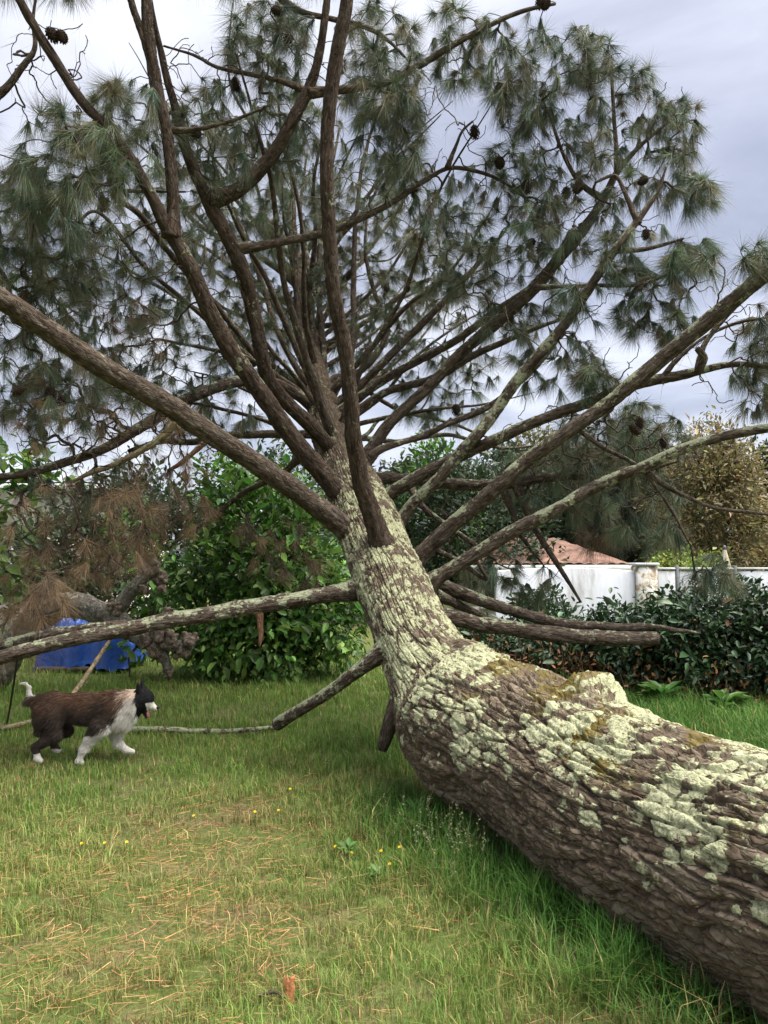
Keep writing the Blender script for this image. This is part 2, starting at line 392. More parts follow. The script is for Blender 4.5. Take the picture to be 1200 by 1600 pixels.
def twig_mesh(X, rad, paths, n0, which, ns=5, rmax=0.05):
    "tubes along many twigs of equal length at once"
    ids = np.array([paths[p] for p in which]); C = X[ids]; r = np.minimum(rad[ids], rmax); r[:, 0] = r[:, 1] * np.where(ids[:, 0] < n0, 1.15, 1.0)
    np_, nk = ids.shape; T = nrm(np.gradient(C, axis=1)); a = nrm(np.cross(T[:, 0], np.array([.3, .2, 1.0]))); A = np.zeros_like(C)
    for k in range(nk):
        a = nrm(a - T[:, k] * (a * T[:, k]).sum(1, keepdims=True)); A[:, k] = a
    B = np.cross(T, A); th = np.arange(ns) / ns * 2 * np.pi
    V = C[:, :, None] + r[:, :, None, None] * (np.cos(th)[None, None, :, None] * A[:, :, None] + np.sin(th)[None, None, :, None] * B[:, :, None])
    V = np.concatenate([V.reshape(np_, nk * ns, 3), (C[:, -1] + T[:, -1] * r[:, -1:] * .5)[:, None]], 1); m = nk * ns + 1
    F = (np.arange(np_) * m)[:, None, None] + gridfaces(nk, ns)[None]; k = np.arange(ns); cap = np.stack([(nk - 1) * ns + k, (nk - 1) * ns + (k + 1) % ns, np.full(ns, nk * ns)], 1)
    mb = MB(); mb.add(V.reshape(-1, 3), [F.reshape(-1, 4), ((np.arange(np_) * m)[:, None, None] + cap[None]).reshape(-1, 3)]); return mb
def leafset(mb, C, D, Nn, ln, wd, colr, fold=0.3, droop=0.15, two=False):
    n = len(C)
    if n == 0: return
    D = nrm(D); S = nrm(np.cross(D, Nn)); Nn = np.cross(S, D); ln = np.broadcast_to(ln, (n,))[:, None]; wd = np.broadcast_to(wd, (n,))[:, None]
    f = fold * wd * .5
    if two:
        v = np.stack([C, C + D * ln * .45 + S * wd * .5 + Nn * f, C + D * ln - Nn * droop * ln, C + D * ln * .45 - S * wd * .5 + Nn * f], 1)
        k = 4; Fb = np.array([[0, 1, 2], [0, 2, 3]])
    else:
        v = np.stack([C, C + D * ln * .30 + S * wd * .46 + Nn * f, C + D * ln * .66 + S * wd * .42 + Nn * (f - droop * ln * .4), C + D * ln - Nn * droop * ln,
                      C + D * ln * .66 - S * wd * .42 + Nn * (f - droop * ln * .4), C + D * ln * .30 - S * wd * .46 + Nn * f], 1)
        k = 6; Fb = np.array([[0, 1, 2, 3], [0, 3, 4, 5]])
    F = (np.arange(n) * k)[:, None, None] + Fb[None]
    mb.add(v.reshape(-1, 3), F.reshape(-1, Fb.shape[1]), Col=np.repeat(np.broadcast_to(colr, (n, 3)), k, 0))
def needleset(mb, C, D, ln, wd, colr, bend=0.25, one=True):
    n = len(C)
    if n == 0: return
    D = nrm(D); S = nrm(np.cross(D, rng.normal(size=(n, 3)))); ln = np.broadcast_to(ln, (n,))[:, None]; wd = np.broadcast_to(wd, (n,))[:, None]
    if one:
        tp = C + D * ln + np.array([0, 0, -1.0]) * ln * bend; v = np.stack([C - S * wd * .5, C + S * wd * .5, tp], 1).reshape(-1, 3)
        mb.add(v, np.arange(n * 3).reshape(-1, 3), Col=np.repeat(np.broadcast_to(colr, (n, 3)), 3, 0)); return
    mid = C + D * ln * .55 + np.array([0, 0, -1.0]) * ln * bend * .25; tp = C + D * ln + np.array([0, 0, -1.0]) * ln * bend
    v = np.stack([C - S * wd * .5, C + S * wd * .5, mid + S * wd * .42, mid - S * wd * .42, tp], 1).reshape(-1, 3)
    o = np.arange(n) * 5
    mb.add(v, [np.stack([o, o + 1, o + 2, o + 3], 1), np.stack([o + 3, o + 2, o + 4], 1)], Col=np.repeat(np.broadcast_to(colr, (n, 3)), 5, 0))
def rdir(n, g=rng):
    return nrm(g.normal(size=(n, 3)))
def jit(c, n, s=0.25, g=rng):
    "n colours around c: brightness and hue vary"
    b = np.exp(g.normal(0, s, (n, 1))); return np.clip(np.asarray(c) * b * np.exp(g.normal(0, s * .35, (n, 3))), 0, 0.9)

# ------------------------------------------------------------------ ground
def gz(x, y):
    p = np.stack([np.asarray(x, float) * .55, np.asarray(y, float) * .55], -1)
    return (fbm(p, 3, 5) - .5) * 0.07 * sstep(1.2, 3, np.hypot(x, y)) + (fbm(p * 5, 2, 9) - .5) * 0.018
def dryness(x, y):
    p = np.stack([np.asarray(x, float), np.asarray(y, float)], -1)
    d = fbm(p * .9, 4, 31) * 1.15 - .21 + .25 * (fbm(p * 3.2, 3, 77) - .5)
    near = sstep(7.2, 4.4, np.asarray(y, float)); 
    return np.clip(d * (.30 + .85 * near) + .08 * near, 0, 1)
def ground_mat():
    m, nt = newmat('lawn_soil')
    f = noise(nt, 3.0, 6.0, .6); f2 = noise(nt, 45.0, 5.0, .65); f3 = noise(nt, .9, 4.0, .6)
    soil = ramp(nt, f2, [(.3, (.08, .06, .034)), (.55, (.17, .13, .07)), (.75, (.27, .215, .12))])
    grn = ramp(nt, f2, [(.3, (.05, .068, .018)), (.7, (.13, .165, .045))])
    c = mixc(nt, ramp(nt, math_(nt, 'ADD', math_(nt, 'MULTIPLY', f, .5), math_(nt, 'MULTIPLY', f3, .5)), [(.38, 0.0), (.52, 1.0)]), soil, grn)
    out(nt, principled(nt, c, .95, .1, bump(nt, f2, .9, .02)).outputs[0]); return m
def ground():
    xs = np.unique(np.concatenate([np.linspace(-6, 6, 97), np.linspace(-16, 16, 49), [-400, -200, -100, -50, -30, 30, 50, 100, 200, 400]]))
    ys = np.unique(np.concatenate([np.linspace(0, 12, 97), np.linspace(-6, 30, 49), [-200, -60, -20, 45, 70, 120, 200, 420]]))
    X, Y = np.meshgrid(xs, ys, indexing='ij'); Z = gz(X, Y)
    far = sstep(14, 40, np.hypot(X, Y)); Z = Z * (1 - far)
    V = np.stack([X, Y, Z], -1).reshape(-1, 3)
    F = gridfaces(len(xs), len(ys), False)[:, ::-1]
    tagp(mk('ground', V, F, ground_mat()), kind='structure')
ground()

# ------------------------------------------------------------------ the wall, the house and the plants behind the lawn
def wallmat():
    m, nt = newmat('white_render')
    mp = N(nt, 'ShaderNodeMapping'); mp.inputs['Scale'].default_value = (2.2, 2.2, .5); tcw = N(nt, 'ShaderNodeTexCoord'); L(nt, tcw.outputs['Object'], mp.inputs[0]); f = noise(nt, 1.6, 7.0, .68, mp.outputs[0]); f2 = noise(nt, 30, 4.0, .6)
    c = ramp(nt, f, [(.33, (.33, .32, .30)), (.45, (.50, .51, .53)), (.6, (.59, .61, .66))])
    out(nt, principled(nt, c, .85, .15, bump(nt, f2, .25, .01)).outputs[0]); return m
def pillarmat():
    m, nt = newmat('peeling_render')
    f = noise(nt, 7.0, 6.0, .6, None, .6)
    c = ramp(nt, f, [(.40, (.24, .19, .14)), (.49, (.50, .43, .33)), (.54, (.66, .64, .60)), (.8, (.74, .73, .71))])
    out(nt, principled(nt, c, .9, .1, bump(nt, f, .6, .02)).outputs[0]); return m
M['wall'] = wallmat(); M['pillar'] = pillarmat()
M['steel'] = plainmat('galvanised_post', (.10, .10, .105), (.17, .17, .175), 20, .6, .4)
M['coping'] = plainmat('coping_stone', (.45, .44, .43), (.62, .62, .63), 6, .85, .15, .3)
M['tile'] = plainmat('clay_tile', (.085, .05, .04), (.31, .185, .14), 3.5, .85, .15, .4, 30)
M['cream'] = plainmat('cream_render', (.50, .46, .40), (.62, .58, .52), 2, .9, .1)
M['glass'] = plainmat('dark_pane', (.012, .014, .016), (.03, .033, .036), 1, .12, .5)
M['fascia'] = plainmat('painted_board', (.55, .55, .53), (.68, .68, .67), 3, .7, .2)
WY = 13.2
def garden_wall():
    x0 = P(795, 889, WY)[0]; xp = P(1005, 889, WY)[0]; x1 = P(1330, 889, WY)[0]
    t = empty('garden_wall', (xp, WY, 0), 'white rendered garden wall with a peeling pillar behind the dark hedge', 'wall')
    zt = P(900, 889, WY)[2]
    # smooth panel left of the pillar, top edge gently arched
    n = 40; xs = np.linspace(x0 - .25, xp - .19, n); top = zt - .03 + .055 * np.sin(np.linspace(0, np.pi, n)) 
    V = np.concatenate([np.stack([xs, np.full(n, y), z], 1) for y, z in ((WY - .08, np.full(n, -.1)), (WY - .08, top - .02), (WY - .06, top), (WY + .06, top), (WY + .08, top - .02), (WY + .08, np.full(n, -.1)))])
    F = gridfaces(6, n, False); V = np.concatenate([V, V[[0, n, 2 * n, 3 * n, 4 * n, 5 * n]], V[[n - 1, 2 * n - 1, 3 * n - 1, 4 * n - 1, 5 * n - 1, 6 * n - 1]]])
    e = 6 * n; F = np.concatenate([F, [[e, e + 1, e + 4, e + 5], [e + 1, e + 2, e + 3, e + 4], [e + 11, e + 10, e + 7, e + 6], [e + 10, e + 9, e + 8, e + 7]]])
    mk('wall_panel', V, F, M['wall'], t, False)
    px = [xp + .19]; 
    for q in (1055, 1145, 1245): px.append(P(q, 889, WY)[0])
    px.append(x1)
    for a, b in zip(px[:-1], px[1:]):
        V, F = box(((a + b) / 2, WY, (zt - .02) / 2 - .05), (b - a - .07, .12, zt + .06), 0, .012); mk('wall_panel', V, F, M['wall'], t, False)
        V, F = box(((a + b) / 2, WY, zt + .008), (b - a - .075, .16, .035), 0, .01); mk('coping', V, F, M['coping'], t, False)
    for q in px[1:-1]:
        V, F = box((q, WY - .02, zt / 2), (.06, .10, zt + .12), 0, .008); mk('post', V, F, M['steel'], t, False)
    V, F = box((xp, WY, (zt + .06) / 2), (.36, .34, zt + .06), 0, .02); p = mk('pillar', V, F, M['pillar'], t, False)
    V, F = box((xp, WY, zt + .085), (.42, .40, .05), 0, .015); mk('cap', V, F, M['coping'], p, False)
garden_wall()

def hip_roof(t, cx, cy, wx, wy, ze, h, over=.45, rz=0.0):
    "clay tile roof in rolls, four slopes, with fascia boards under the eaves"
    ax, ay = wx / 2 + over, wy / 2 + over; rl = max(.2, ax - ay)
    cs, sn = math.cos(rz), math.sin(rz)
    def W(x, y, z): return np.stack([cx + x * cs - y * sn, cy + x * sn + y * cs, z], -1)
    roof = None
    for sx, sy in ((0, -1), (0, 1), (-1, 0), (1, 0)):
        nu, nv = 120, 14
        u, v = np.meshgrid(np.linspace(-1, 1, nu), np.linspace(0, 1, nv), indexing='ij')
        if sy: x = u * (ax * (1 - v) + rl * v); y = sy * ay * (1 - v)
        else: y = u * ay * (1 - v); x = sx * (ax * (1 - v) + rl * v)
        along = (x if sy else y)
        z = ze + h * v + .035 * np.abs(np.sin(along * np.pi / .26)) + .03 * (1 - np.mod(v * 13 * .999, 1.0))
        z = z + .03 * (fbm(np.stack([x * 5, y * 5], -1), 2, 6) - .5); V = W(x, y, z).reshape(-1, 3); F = gridfaces(nu, nv, False)
        if (sy > 0) or (sx < 0): F = F[:, ::-1]
        o = mk('roof_slope' if roof is not None else 'roof', V, F, M['tile'], roof if roof is not None else t)
        roof = roof or o
    for sx, sy in ((0, -1), (0, 1), (-1, 0), (1, 0)):
        ln = 2 * (ax if sy else ay); c = W(np.array(sx * (ax + .02)), np.array(sy * (ay + .02)), np.array(ze - .07))
        V, F = box(c, (ln, .05, .17) if sy else (.05, ln, .17), rz, .008); mk('fascia', V, F, M['fascia'], roof, False)
def wall_with_windows(t, a, b, z0, z1, wins, th=.2):
    "one wall from a to b (x, y) with window openings cut in it (along, width, sill, head)"
    a = np.array(a, float); b = np.array(b, float); ln = np.linalg.norm(b - a); u = (b - a) / ln; nn = np.array([u[1], -u[0]]); rz = math.atan2(u[1], u[0])
    us = sorted({0.0, ln} | {x for w_ in wins for x in (w_[0], w_[0] + w_[1])}); zs = sorted({z0, z1} | {x for w_ in wins for x in w_[2:4]})
    mb = MB()
    for k in range(len(us) - 1):
        for j in range(len(zs) - 1):
            uc, zc = (us[k] + us[k + 1]) / 2, (zs[j] + zs[j + 1]) / 2
            if any(w_[0] < uc < w_[0] + w_[1] and w_[2] < zc < w_[3] for w_ in wins): continue
            c = a + u * uc; V, F = box((c[0], c[1], zc), (us[k + 1] - us[k], th, zs[j + 1] - zs[j]), rz); mb.add(V, F)
    wl = mb.build('wall', M['cream'], t, False)
    for w_ in wins:
        c = a + u * (w_[0] + w_[1] / 2); zc = (w_[2] + w_[3]) / 2; wd, hg = w_[1], w_[3] - w_[2]
        fr = MB()
        for s in (-1, 1):
            q = c + u * s * (wd / 2 - .035); fr.add(*box((q[0], q[1], zc), (.07, .1, hg), rz)); fr.add(*box((c[0], c[1], zc + s * (hg / 2 - .035)), (wd - .14, .1, .07), rz))
        fr.add(*box((c[0], c[1], zc), (.05, .08, hg - .14), rz))
        f = fr.build('window', M['fascia'], t, False)
        for s in (-1, 1):
            q = c + u * s * (wd / 4 - .02); V, F = box((q[0], q[1], zc), (wd / 2 - .09, .02, hg - .14), rz); mk('pane', V, F, M['glass'], f, False)
        q = c + nn * .14; V, F = box((q[0], q[1], w_[2] - .03), (wd + .15, .14, .06), rz, .01); mk('sill', V, F, M['coping'], f, False)
def house_right():
    D_ = 20.0; c = P(820, 880, D_); c[0] = P(990, 880, 18.4)[0] - 2.25; ze = P(930, 885, 18.4)[2]
    t = empty('bungalow', (c[0], D_, 0), 'low bungalow with a red clay tile roof beyond the white wall', 'house')
    wx, wy = 3.7, 2.4
    x0, x1, y0, y1 = c[0] - wx / 2, c[0] + wx / 2, D_ - wy / 2, D_ + wy / 2
    wall_with_windows(t, (x0, y0), (x1, y0), -.1, ze, [(.4, .9, ze - 1.0, ze - .14), (1.7, .9, ze - 1.0, ze - .14), (2.9, .6, ze - 1.0, ze - .14)])
    wall_with_windows(t, (x1 + .0, y0 + .21), (x1 + .0, y1), -.1, ze, [(.6, .9, ze - 1.0, ze - .14)])
    wall_with_windows(t, (x0, y1), (x0, y0 + .21), -.1, ze, [])
    hip_roof(t, c[0], D_, wx, wy, ze + .02, .72, .4)
house_right()
def house_left():
    D_ = 19.0; c = P(20, 880, D_)
    t = empty('white_cottage', (c[0], D_, 0), 'pale cottage glimpsed through brown needles at the left edge', 'house')
    wx, wy, ze = 9.0, 6.0, 3.25
    x0, x1, y0, y1 = c[0] - wx / 2 - 1.5, c[0] + wx / 2 - 1.5, D_ - wy / 2, D_ + wy / 2
    wall_with_windows(t, (x0, y0), (x1, y0), -.1, ze, [(1.2, 1.2, .95, 2.2), (4.4, 1.2, .95, 2.2), (7.0, 1.0, .95, 2.2)])
    wall_with_windows(t, (x1, y0 + .21), (x1, y1), -.1, ze, [(2, 1.2, .95, 2.2)])
    hip_roof(t, (x0 + x1) / 2, D_, wx, wy, ze + .02, .35, .25)
house_left()

def parasol():
    b = P(1133, 889, 15.2); t = empty('closed_parasol', (b[0], b[1], 0), 'folded beige garden parasol standing behind the white wall', 'parasol')
    zt = P(1133, 852, 15.2)[2]; x, y = b[0], b[1]
    V, F = tube([(x, y, 0), (x, y, 1.0), (x, y, zt - .1)], .02, 10); mk('pole', V, F, M['steel'], t)
    nr, ns = 26, 64; s = np.linspace(0, 1, nr); th = np.linspace(0, 2 * np.pi, ns, endpoint=False)
    r = .03 + .17 * s ** .85 - .10 * sstep(.38, .62, s) + .03 * sstep(.6, 1, s)
    rr = r[:, None] * (1 + .28 * sstep(.05, .5, s)[:, None] * np.cos(8 * th)[None] + .08 * np.sin(5 * th + 9 * s[:, None]))
    V = np.stack([x + rr * np.cos(th), y + rr * np.sin(th), zt - .08 - np.broadcast_to(s[:, None], rr.shape) * 1.0 + .03 * np.cos(8 * th)[None] * sstep(.9, 1, s)[:, None]], -1).reshape(-1, 3)
    mk('canopy', V, gridfaces(nr, ns)[:, ::-1], plainmat('canvas', (.42, .36, .27), (.52, .46, .36), 9, .9, .1), t)
    V, F = tube([(x, y, zt - .09), (x, y, zt - .02), (x, y, zt)], [.035, .03, .012], 12); mk('finial', V, F, M['steel'], t)
    V, F = box((x, y, .04), (.5, .5, .08), 0, .02); mk('base', V, F, M['coping'], t, False)
parasol()

def shrub(name, label, cat, base, blobs, natt, nleaf, ln, wd, colr, mat, seed, group=None, wood=None, two=False, spread=.16, cjit=.28, droop=.15, nstem=5, low=0.0, rmax=.05, upb=.5, needle=False, trunkh=0.0, bare=.0, old=None, oldf=0.0):
    """a shrub or tree: stems grown to points spread through blobs (centre, radii), leaves round the twig ends.
       parts: trunk (or stems), crown"""
    g = np.random.default_rng(seed); base = np.asarray(base, float)
    t = empty(name, base, label, cat, group)
    A = []
    vol = np.array([np.prod(b[1]) for b in blobs]) ** .75; cnt = np.maximum(3, (natt * vol / vol.sum())).astype(int)
    for (c, r), k in zip(blobs, cnt):
        d = rdir(k, g) * (g.uniform(.25, 1, (k, 1)) ** .45); r = np.asarray(r)
        d = d * (0.72 + .55 * vnoise(d * 2.2 + seed * 3.1, seed)[:, None])
        A.append(np.asarray(c) + d * r)
    A = np.concatenate(A); A = A[A[:, 2] > low + .03]
    nodes, dirs = [], []
    if trunkh > 0:
        k = 8; z = np.linspace(0, trunkh, k); wv = np.cumsum(g.normal(0, .03 * trunkh / 3, (k, 2)), 0) * (z / trunkh)[:, None]
        nodes = base + np.column_stack([wv, z]); dirs = np.tile([0, 0, 1.0], (k, 1)); start = nodes[3:]; sd_ = dirs[3:]
    else:
        a = g.uniform(0, 6.28, nstem); rr = g.uniform(.03, .35, nstem) * blobs[0][1][0]
        start = base + np.column_stack([np.cos(a) * rr, np.sin(a) * rr * .6, np.zeros(nstem) - .03]); sd_ = np.tile([0, 0, 1.0], (nstem, 1))
    X, D, par, rt, rad, paths, tip, n0 = grow(start, sd_, np.zeros(len(start), int), A, seed, .25, .07, 4, (0, 0, .25), .004 if trunkh == 0 else .007, 2.2, .8)
    mb = twig_mesh(X, rad, paths, n0, range(len(paths)), 3 if trunkh > 0 else 4, rmax)
    if trunkh > 0:
        V, F = tube(nodes, np.linspace(rmax * 1.7, rmax * .9, len(nodes)), 12); mb.add(V, F)
    mb.build('trunk' if trunkh > 0 else 'stems', wood or M['twig'], t)['kind'] = 'thing' if trunkh > 0 else 'stuff'
    T = tip[g.random(len(tip)) >= bare]
    n = nleaf * len(T); k = np.repeat(T, nleaf); src = np.where(g.random(n) < .35, par[k], k)
    C = X[src] + g.normal(0, spread, (n, 3)) * np.array([1, 1, .75]); C[:, 2] = np.maximum(C[:, 2], low + .02)
    cc = np.mean(A, 0); O = nrm(C - cc)
    dv = nrm(O * .6 + rdir(n, g) * .8 + D[src] * .5 + np.array([0, 0, -.1])); nn = nrm(np.array([0, 0, upb]) + O * .5 + rdir(n, g) * .55)
    colr = np.asarray(colr, float); base_c = colr[g.integers(0, len(colr), n)] if colr.ndim == 2 else np.broadcast_to(colr, (n, 3))
    clump = np.exp(g.normal(0, .22, len(X)))[k][:, None]
    cl = np.clip(base_c * clump * np.exp(g.normal(0, cjit, (n, 1))) * np.exp(g.normal(0, .1, (n, 3))), 0, .8)
    if old is not None:
        u = g.random(n) < oldf; cl[u] = jit(old, u.sum(), .25, g)
    lb = MB(); sz = np.exp(g.normal(-.05, .36, n))
    if needle: needleset(lb, C, dv, ln * sz, wd, cl, .15)
    else: leafset(lb, C, dv, nn, ln * sz, wd * sz, cl, .35, droop, two)
    c = lb.build('crown' if trunkh > 0 else 'foliage', mat, t, False); c['kind'] = 'stuff'
    return t

# ------------------------------------------------------------------ plants behind and beside the lawn
DG = [(.028, .058, .022), (.036, .075, .026), (.022, .046, .020), (.05, .09, .04)]
def hedge():
    spec = [  # px, base py, depth, width (m), height (m), label
        (1105, 1085, 8.9, 1.5, 1.62, 'tallest dark glossy laurel bush, in front of the wall posts'),
        (1215, 1095, 8.6, 1.3, 1.42, 'dark glossy laurel bush cut off by the right edge'),
        (985, 1075, 9.3, 1.1, 1.22, 'dark laurel bush where the two sawn branches end'),
        (875, 1060, 9.9, 1.2, .95, 'low straggly laurel bush behind the upper knob of the trunk'),
        (770, 1050, 10.3, 1.2, .85, 'low laurel bush just right of the narrow trunk section'),
        (840, 945, 11.4, .9, 1.35, 'laurel bush standing against the white wall under the tile roof')]
    for k, (px, py, d, wd, h, lab) in enumerate(spec):
        c = P(px, 900, d); b = np.array([c[0], d, 0.0]); r = wd / 2
        h *= .86; blobs = [((b[0], d, h * .62), (r, .55, h * .42)), ((b[0] - r * .45, d - .15, h * .5), (r * .6, .45, h * .42)), ((b[0] + r * .5, d + .1, h * .55), (r * .6, .45, h * .44)),
                 ((b[0] + r * .1, d - .35, h * .28), (r * .9, .3, h * .25))]
        shrub('laurel_bush', lab, 'bush', b, blobs, int(210 * wd * h) + 100, 15, .078, .036, DG, M['gloss_leaf'], 40 + k, 'laurel bushes of the hedge', spread=.085, nstem=7, rmax=.025, upb=.7, old=(.16, .085, .04), oldf=.03)
    # dead brown undergrowth at the hedge foot
    mb = MB(); n = 900; g = np.random.default_rng(5)
    px = g.uniform(700, 1230, n); d = 8.25 + (1230 - px) / 520 * 1.6 + g.normal(0, .22, n)
    b = np.stack([(px - 600) / FPX * d, d, np.zeros(n)], 1); h = g.uniform(.12, .62, n)
    for k in range(0, n, 3):
        q = b[k]; dr = g.normal(0, .25, 3); 
        V, F = tube([q, q + (dr * .5 + [0, 0, .5]) * h[k], q + (dr + [0, 0, 1]) * h[k]], [.006, .005, .002], 4); mb.add(V, F, Col=jit((.12, .08, .05), 1, .3, g)[0])
    C = np.repeat(b, 5, 0) + g.normal(0, .08, (n * 5, 3)); C[:, 2] = np.abs(g.normal(.18, .2, n * 5))
    leafset(mb, C, rdir(n * 5, g) + [0, 0, -.5], rdir(n * 5, g), .07, .03, jit((.20, .105, .05), n * 5, .35, g), .4, .2)
    tagp(mb.build('dead_undergrowth', M['dry'], None, False), 'dead brown stems and leaves at the foot of the hedge', 'undergrowth', None, 'stuff')
hedge()
def background():
    LG = [(.080, .180, .032), (.12, .235, .042), (.055, .125, .026), (.17, .28, .06)]
    # big leafy bush behind the trunk
    c = P(420, 900, 10.9); b = (c[0], 10.9, 0)
    shrub('leafy_bush', 'large green leafy bush behind the trunk and the left branches', 'bush', b,
          [((c[0], 10.9, 1.25), (1.35, .9, 1.15)), ((c[0] - .75, 10.7, 1.0), (.85, .7, .95)), ((c[0] + .75, 10.8, .95), (.85, .7, .9)), ((c[0] + .3, 10.2, .5), (1.2, .4, .45)), ((c[0] + .1, 11, 2.3), (.8, .7, .7)), ((c[0] - .6, 11, 2.6), (.5, .5, .6))],
          620, 20, .105, .056, LG, M['leaf'], 71, spread=.13, nstem=9, rmax=.03, upb=.8, droop=.25)
    c = P(30, 760, 9.5)
    shrub('leafy_sapling', 'bright green leafy sapling top at the left edge above the pale branch', 'sapling', (c[0] - .35, 9.5, 0),
          [((c[0] - .2, 9.5, 2.75), (.75, .5, .35)), ((c[0] - .5, 9.5, 1.7), (.5, .4, .8))], 90, 9, .15, .085, LG, M['leaf'], 72, spread=.13, nstem=3, rmax=.03, upb=1.0, droop=.2)
    c = P(200, 835, 10.2)
    shrub('young_shoots', 'light green young shoots among the brown needles', 'bush', (c[0], 10.4, 0), [((c[0], 10.3, 1.9), (.45, .3, .5)), ((c[0] + .2, 10.3, 1.0), (.4, .3, .7))], 60, 9, .10, .055, [(.10, .20, .03), (.08, .17, .03)], M['leaf'], 73, spread=.10, nstem=3, rmax=.02, upb=1.0)
    # yellow green shrub over the wall
    c = P(1068, 870, 15.0)
    shrub('yellow_green_shrub', 'bright yellow green rounded shrub behind the white wall', 'bush', (c[0], 15.0, 0),
          [((c[0], 15.0, 1.25), (.78, .6, .68)), ((c[0] + .35, 14.9, 1.3), (.45, .5, .62)), ((c[0] - .35, 15, 1.2), (.45, .4, .5))], 260, 12, .075, .045, [(.20, .27, .045), (.15, .22, .04), (.26, .30, .06)], M['leaf'], 74, spread=.09, nstem=6, rmax=.02, upb=.9, two=True)
    T = [ # name, label, px, py top, depth, half width, colours, leaf length, width, needle, natt, nleaf, trunk height
        ('golden_tree', 'olive gold feathery tree right of the house, top in the sky', 1115, 655, 20, 1.5, [(.21, .170, .075), (.165, .145, .065), (.26, .21, .10)], .115, .046, False, 380, 64, 1.2),
        ('golden_tree', 'smaller yellowish feathery tree behind the crossing right branches', 850, 668, 27.0, 2.0, [(.15, .135, .035), (.11, .11, .035)], .16, .065, False, 330, 60, 1.2),
        ('cypress_tree', 'dark evergreen tree left of the golden tree', 1000, 640, 23, 1.25, [(.030, .050, .030), (.042, .064, .036), (.055, .070, .040)], .28, .022, True, 420, 110, 1.0),
        ('cypress_tree', 'dark evergreen tree right above the tile roof', 905, 690, 25.5, 2.2, [(.028, .046, .026), (.040, .060, .034), (.06, .07, .04)], .32, .026, True, 420, 110, 1.0),
        ('evergreen_tree', 'dark green tree at the right edge beside the golden tree', 1225, 680, 22.0, 1.0, [(.022, .045, .022), (.034, .062, .03)], .20, .10, False, 280, 32, 1.2),
        ('evergreen_tree', 'dark tree seen through the branches right of the trunk', 740, 715, 19.5, 1.7, [(.028, .05, .024), (.045, .07, .03)], .15, .07, False, 260, 28, 1.2),
        ('lime_tree', 'bright green tree showing in the gap right of the upper trunk', 675, 672, 22.0, 1.2, [(.09, .19, .03), (.07, .15, .03)], .16, .09, False, 190, 26, 1.4),
        ('evergreen_tree', 'dark tree behind the leafy bush left of the trunk', 430, 700, 17.5, 1.9, [(.026, .045, .022), (.042, .07, .03), (.05, .085, .035)], .15, .075, False, 280, 28, 1.2),
        ('evergreen_tree', 'dark tree behind the burl pollard', 240, 730, 15.0, 1.5, [(.03, .05, .024), (.045, .066, .03)], .14, .065, False, 240, 28, 1.0),
        ('evergreen_tree', 'dark tree directly behind the trunk fork', 580, 735, 21.0, 1.9, [(.024, .042, .022), (.036, .058, .028)], .16, .08, False, 220, 28, 1.2),
        ('cypress_tree', 'grey green evergreen tree between the two golden trees', 1045, 700, 28, 2.2, [(.040, .060, .036), (.055, .075, .042), (.07, .085, .05)], .32, .026, True, 380, 110, 1.0),
        ('evergreen_tree', 'dark tree filling the gap left of the yellowish feathery tree', 795, 690, 24.5, 2.0, [(.030, .052, .026), (.045, .07, .034)], .19, .09, False, 280, 32, 1.2),
        ('evergreen_tree', 'olive dark tree just right of the upper trunk, low behind the branches', 650, 715, 25.5, 1.9, [(.040, .060, .026), (.055, .08, .034)], .19, .09, False, 260, 32, 1.2),
        ('evergreen_tree', 'dark tree before the pale cottage at the left edge', 95, 790, 14.0, 1.1, [(.035, .06, .025), (.05, .08, .03)], .13, .06, False, 180, 24, .8)]
    for k, (nm, lab, px, py, d, hw, colr, ln, wd, ned, na, nl, th) in enumerate(T):
        tp = P(px, py, d); h = tp[2]; x = tp[0]; g = np.random.default_rng(900 + k)
        blobs = [((x, d, h * .55), (hw, hw * .8, h * .42))]
        for q in range(5):
            a = g.uniform(0, 6.28); rr = hw * g.uniform(.35, .8)
            blobs.append(((x + math.cos(a) * rr, d + math.sin(a) * rr * .8, h * g.uniform(.3, .75)), (hw * .5, hw * .45, h * g.uniform(.16, .24))))
        blobs.append(((x + g.normal(0, .15) * hw, d, h * .82), (hw * .55, hw * .5, h * .18)))
        shrub(nm, lab, 'tree', (x, d, 0), blobs, na, nl, ln, wd, colr, M['needles'] if ned else M['leaf'], 100 + k, 'trees beyond the lawn', two=True, spread=.24 if not ned else .2, rmax=.07, upb=.4, needle=ned, trunkh=th)
background()

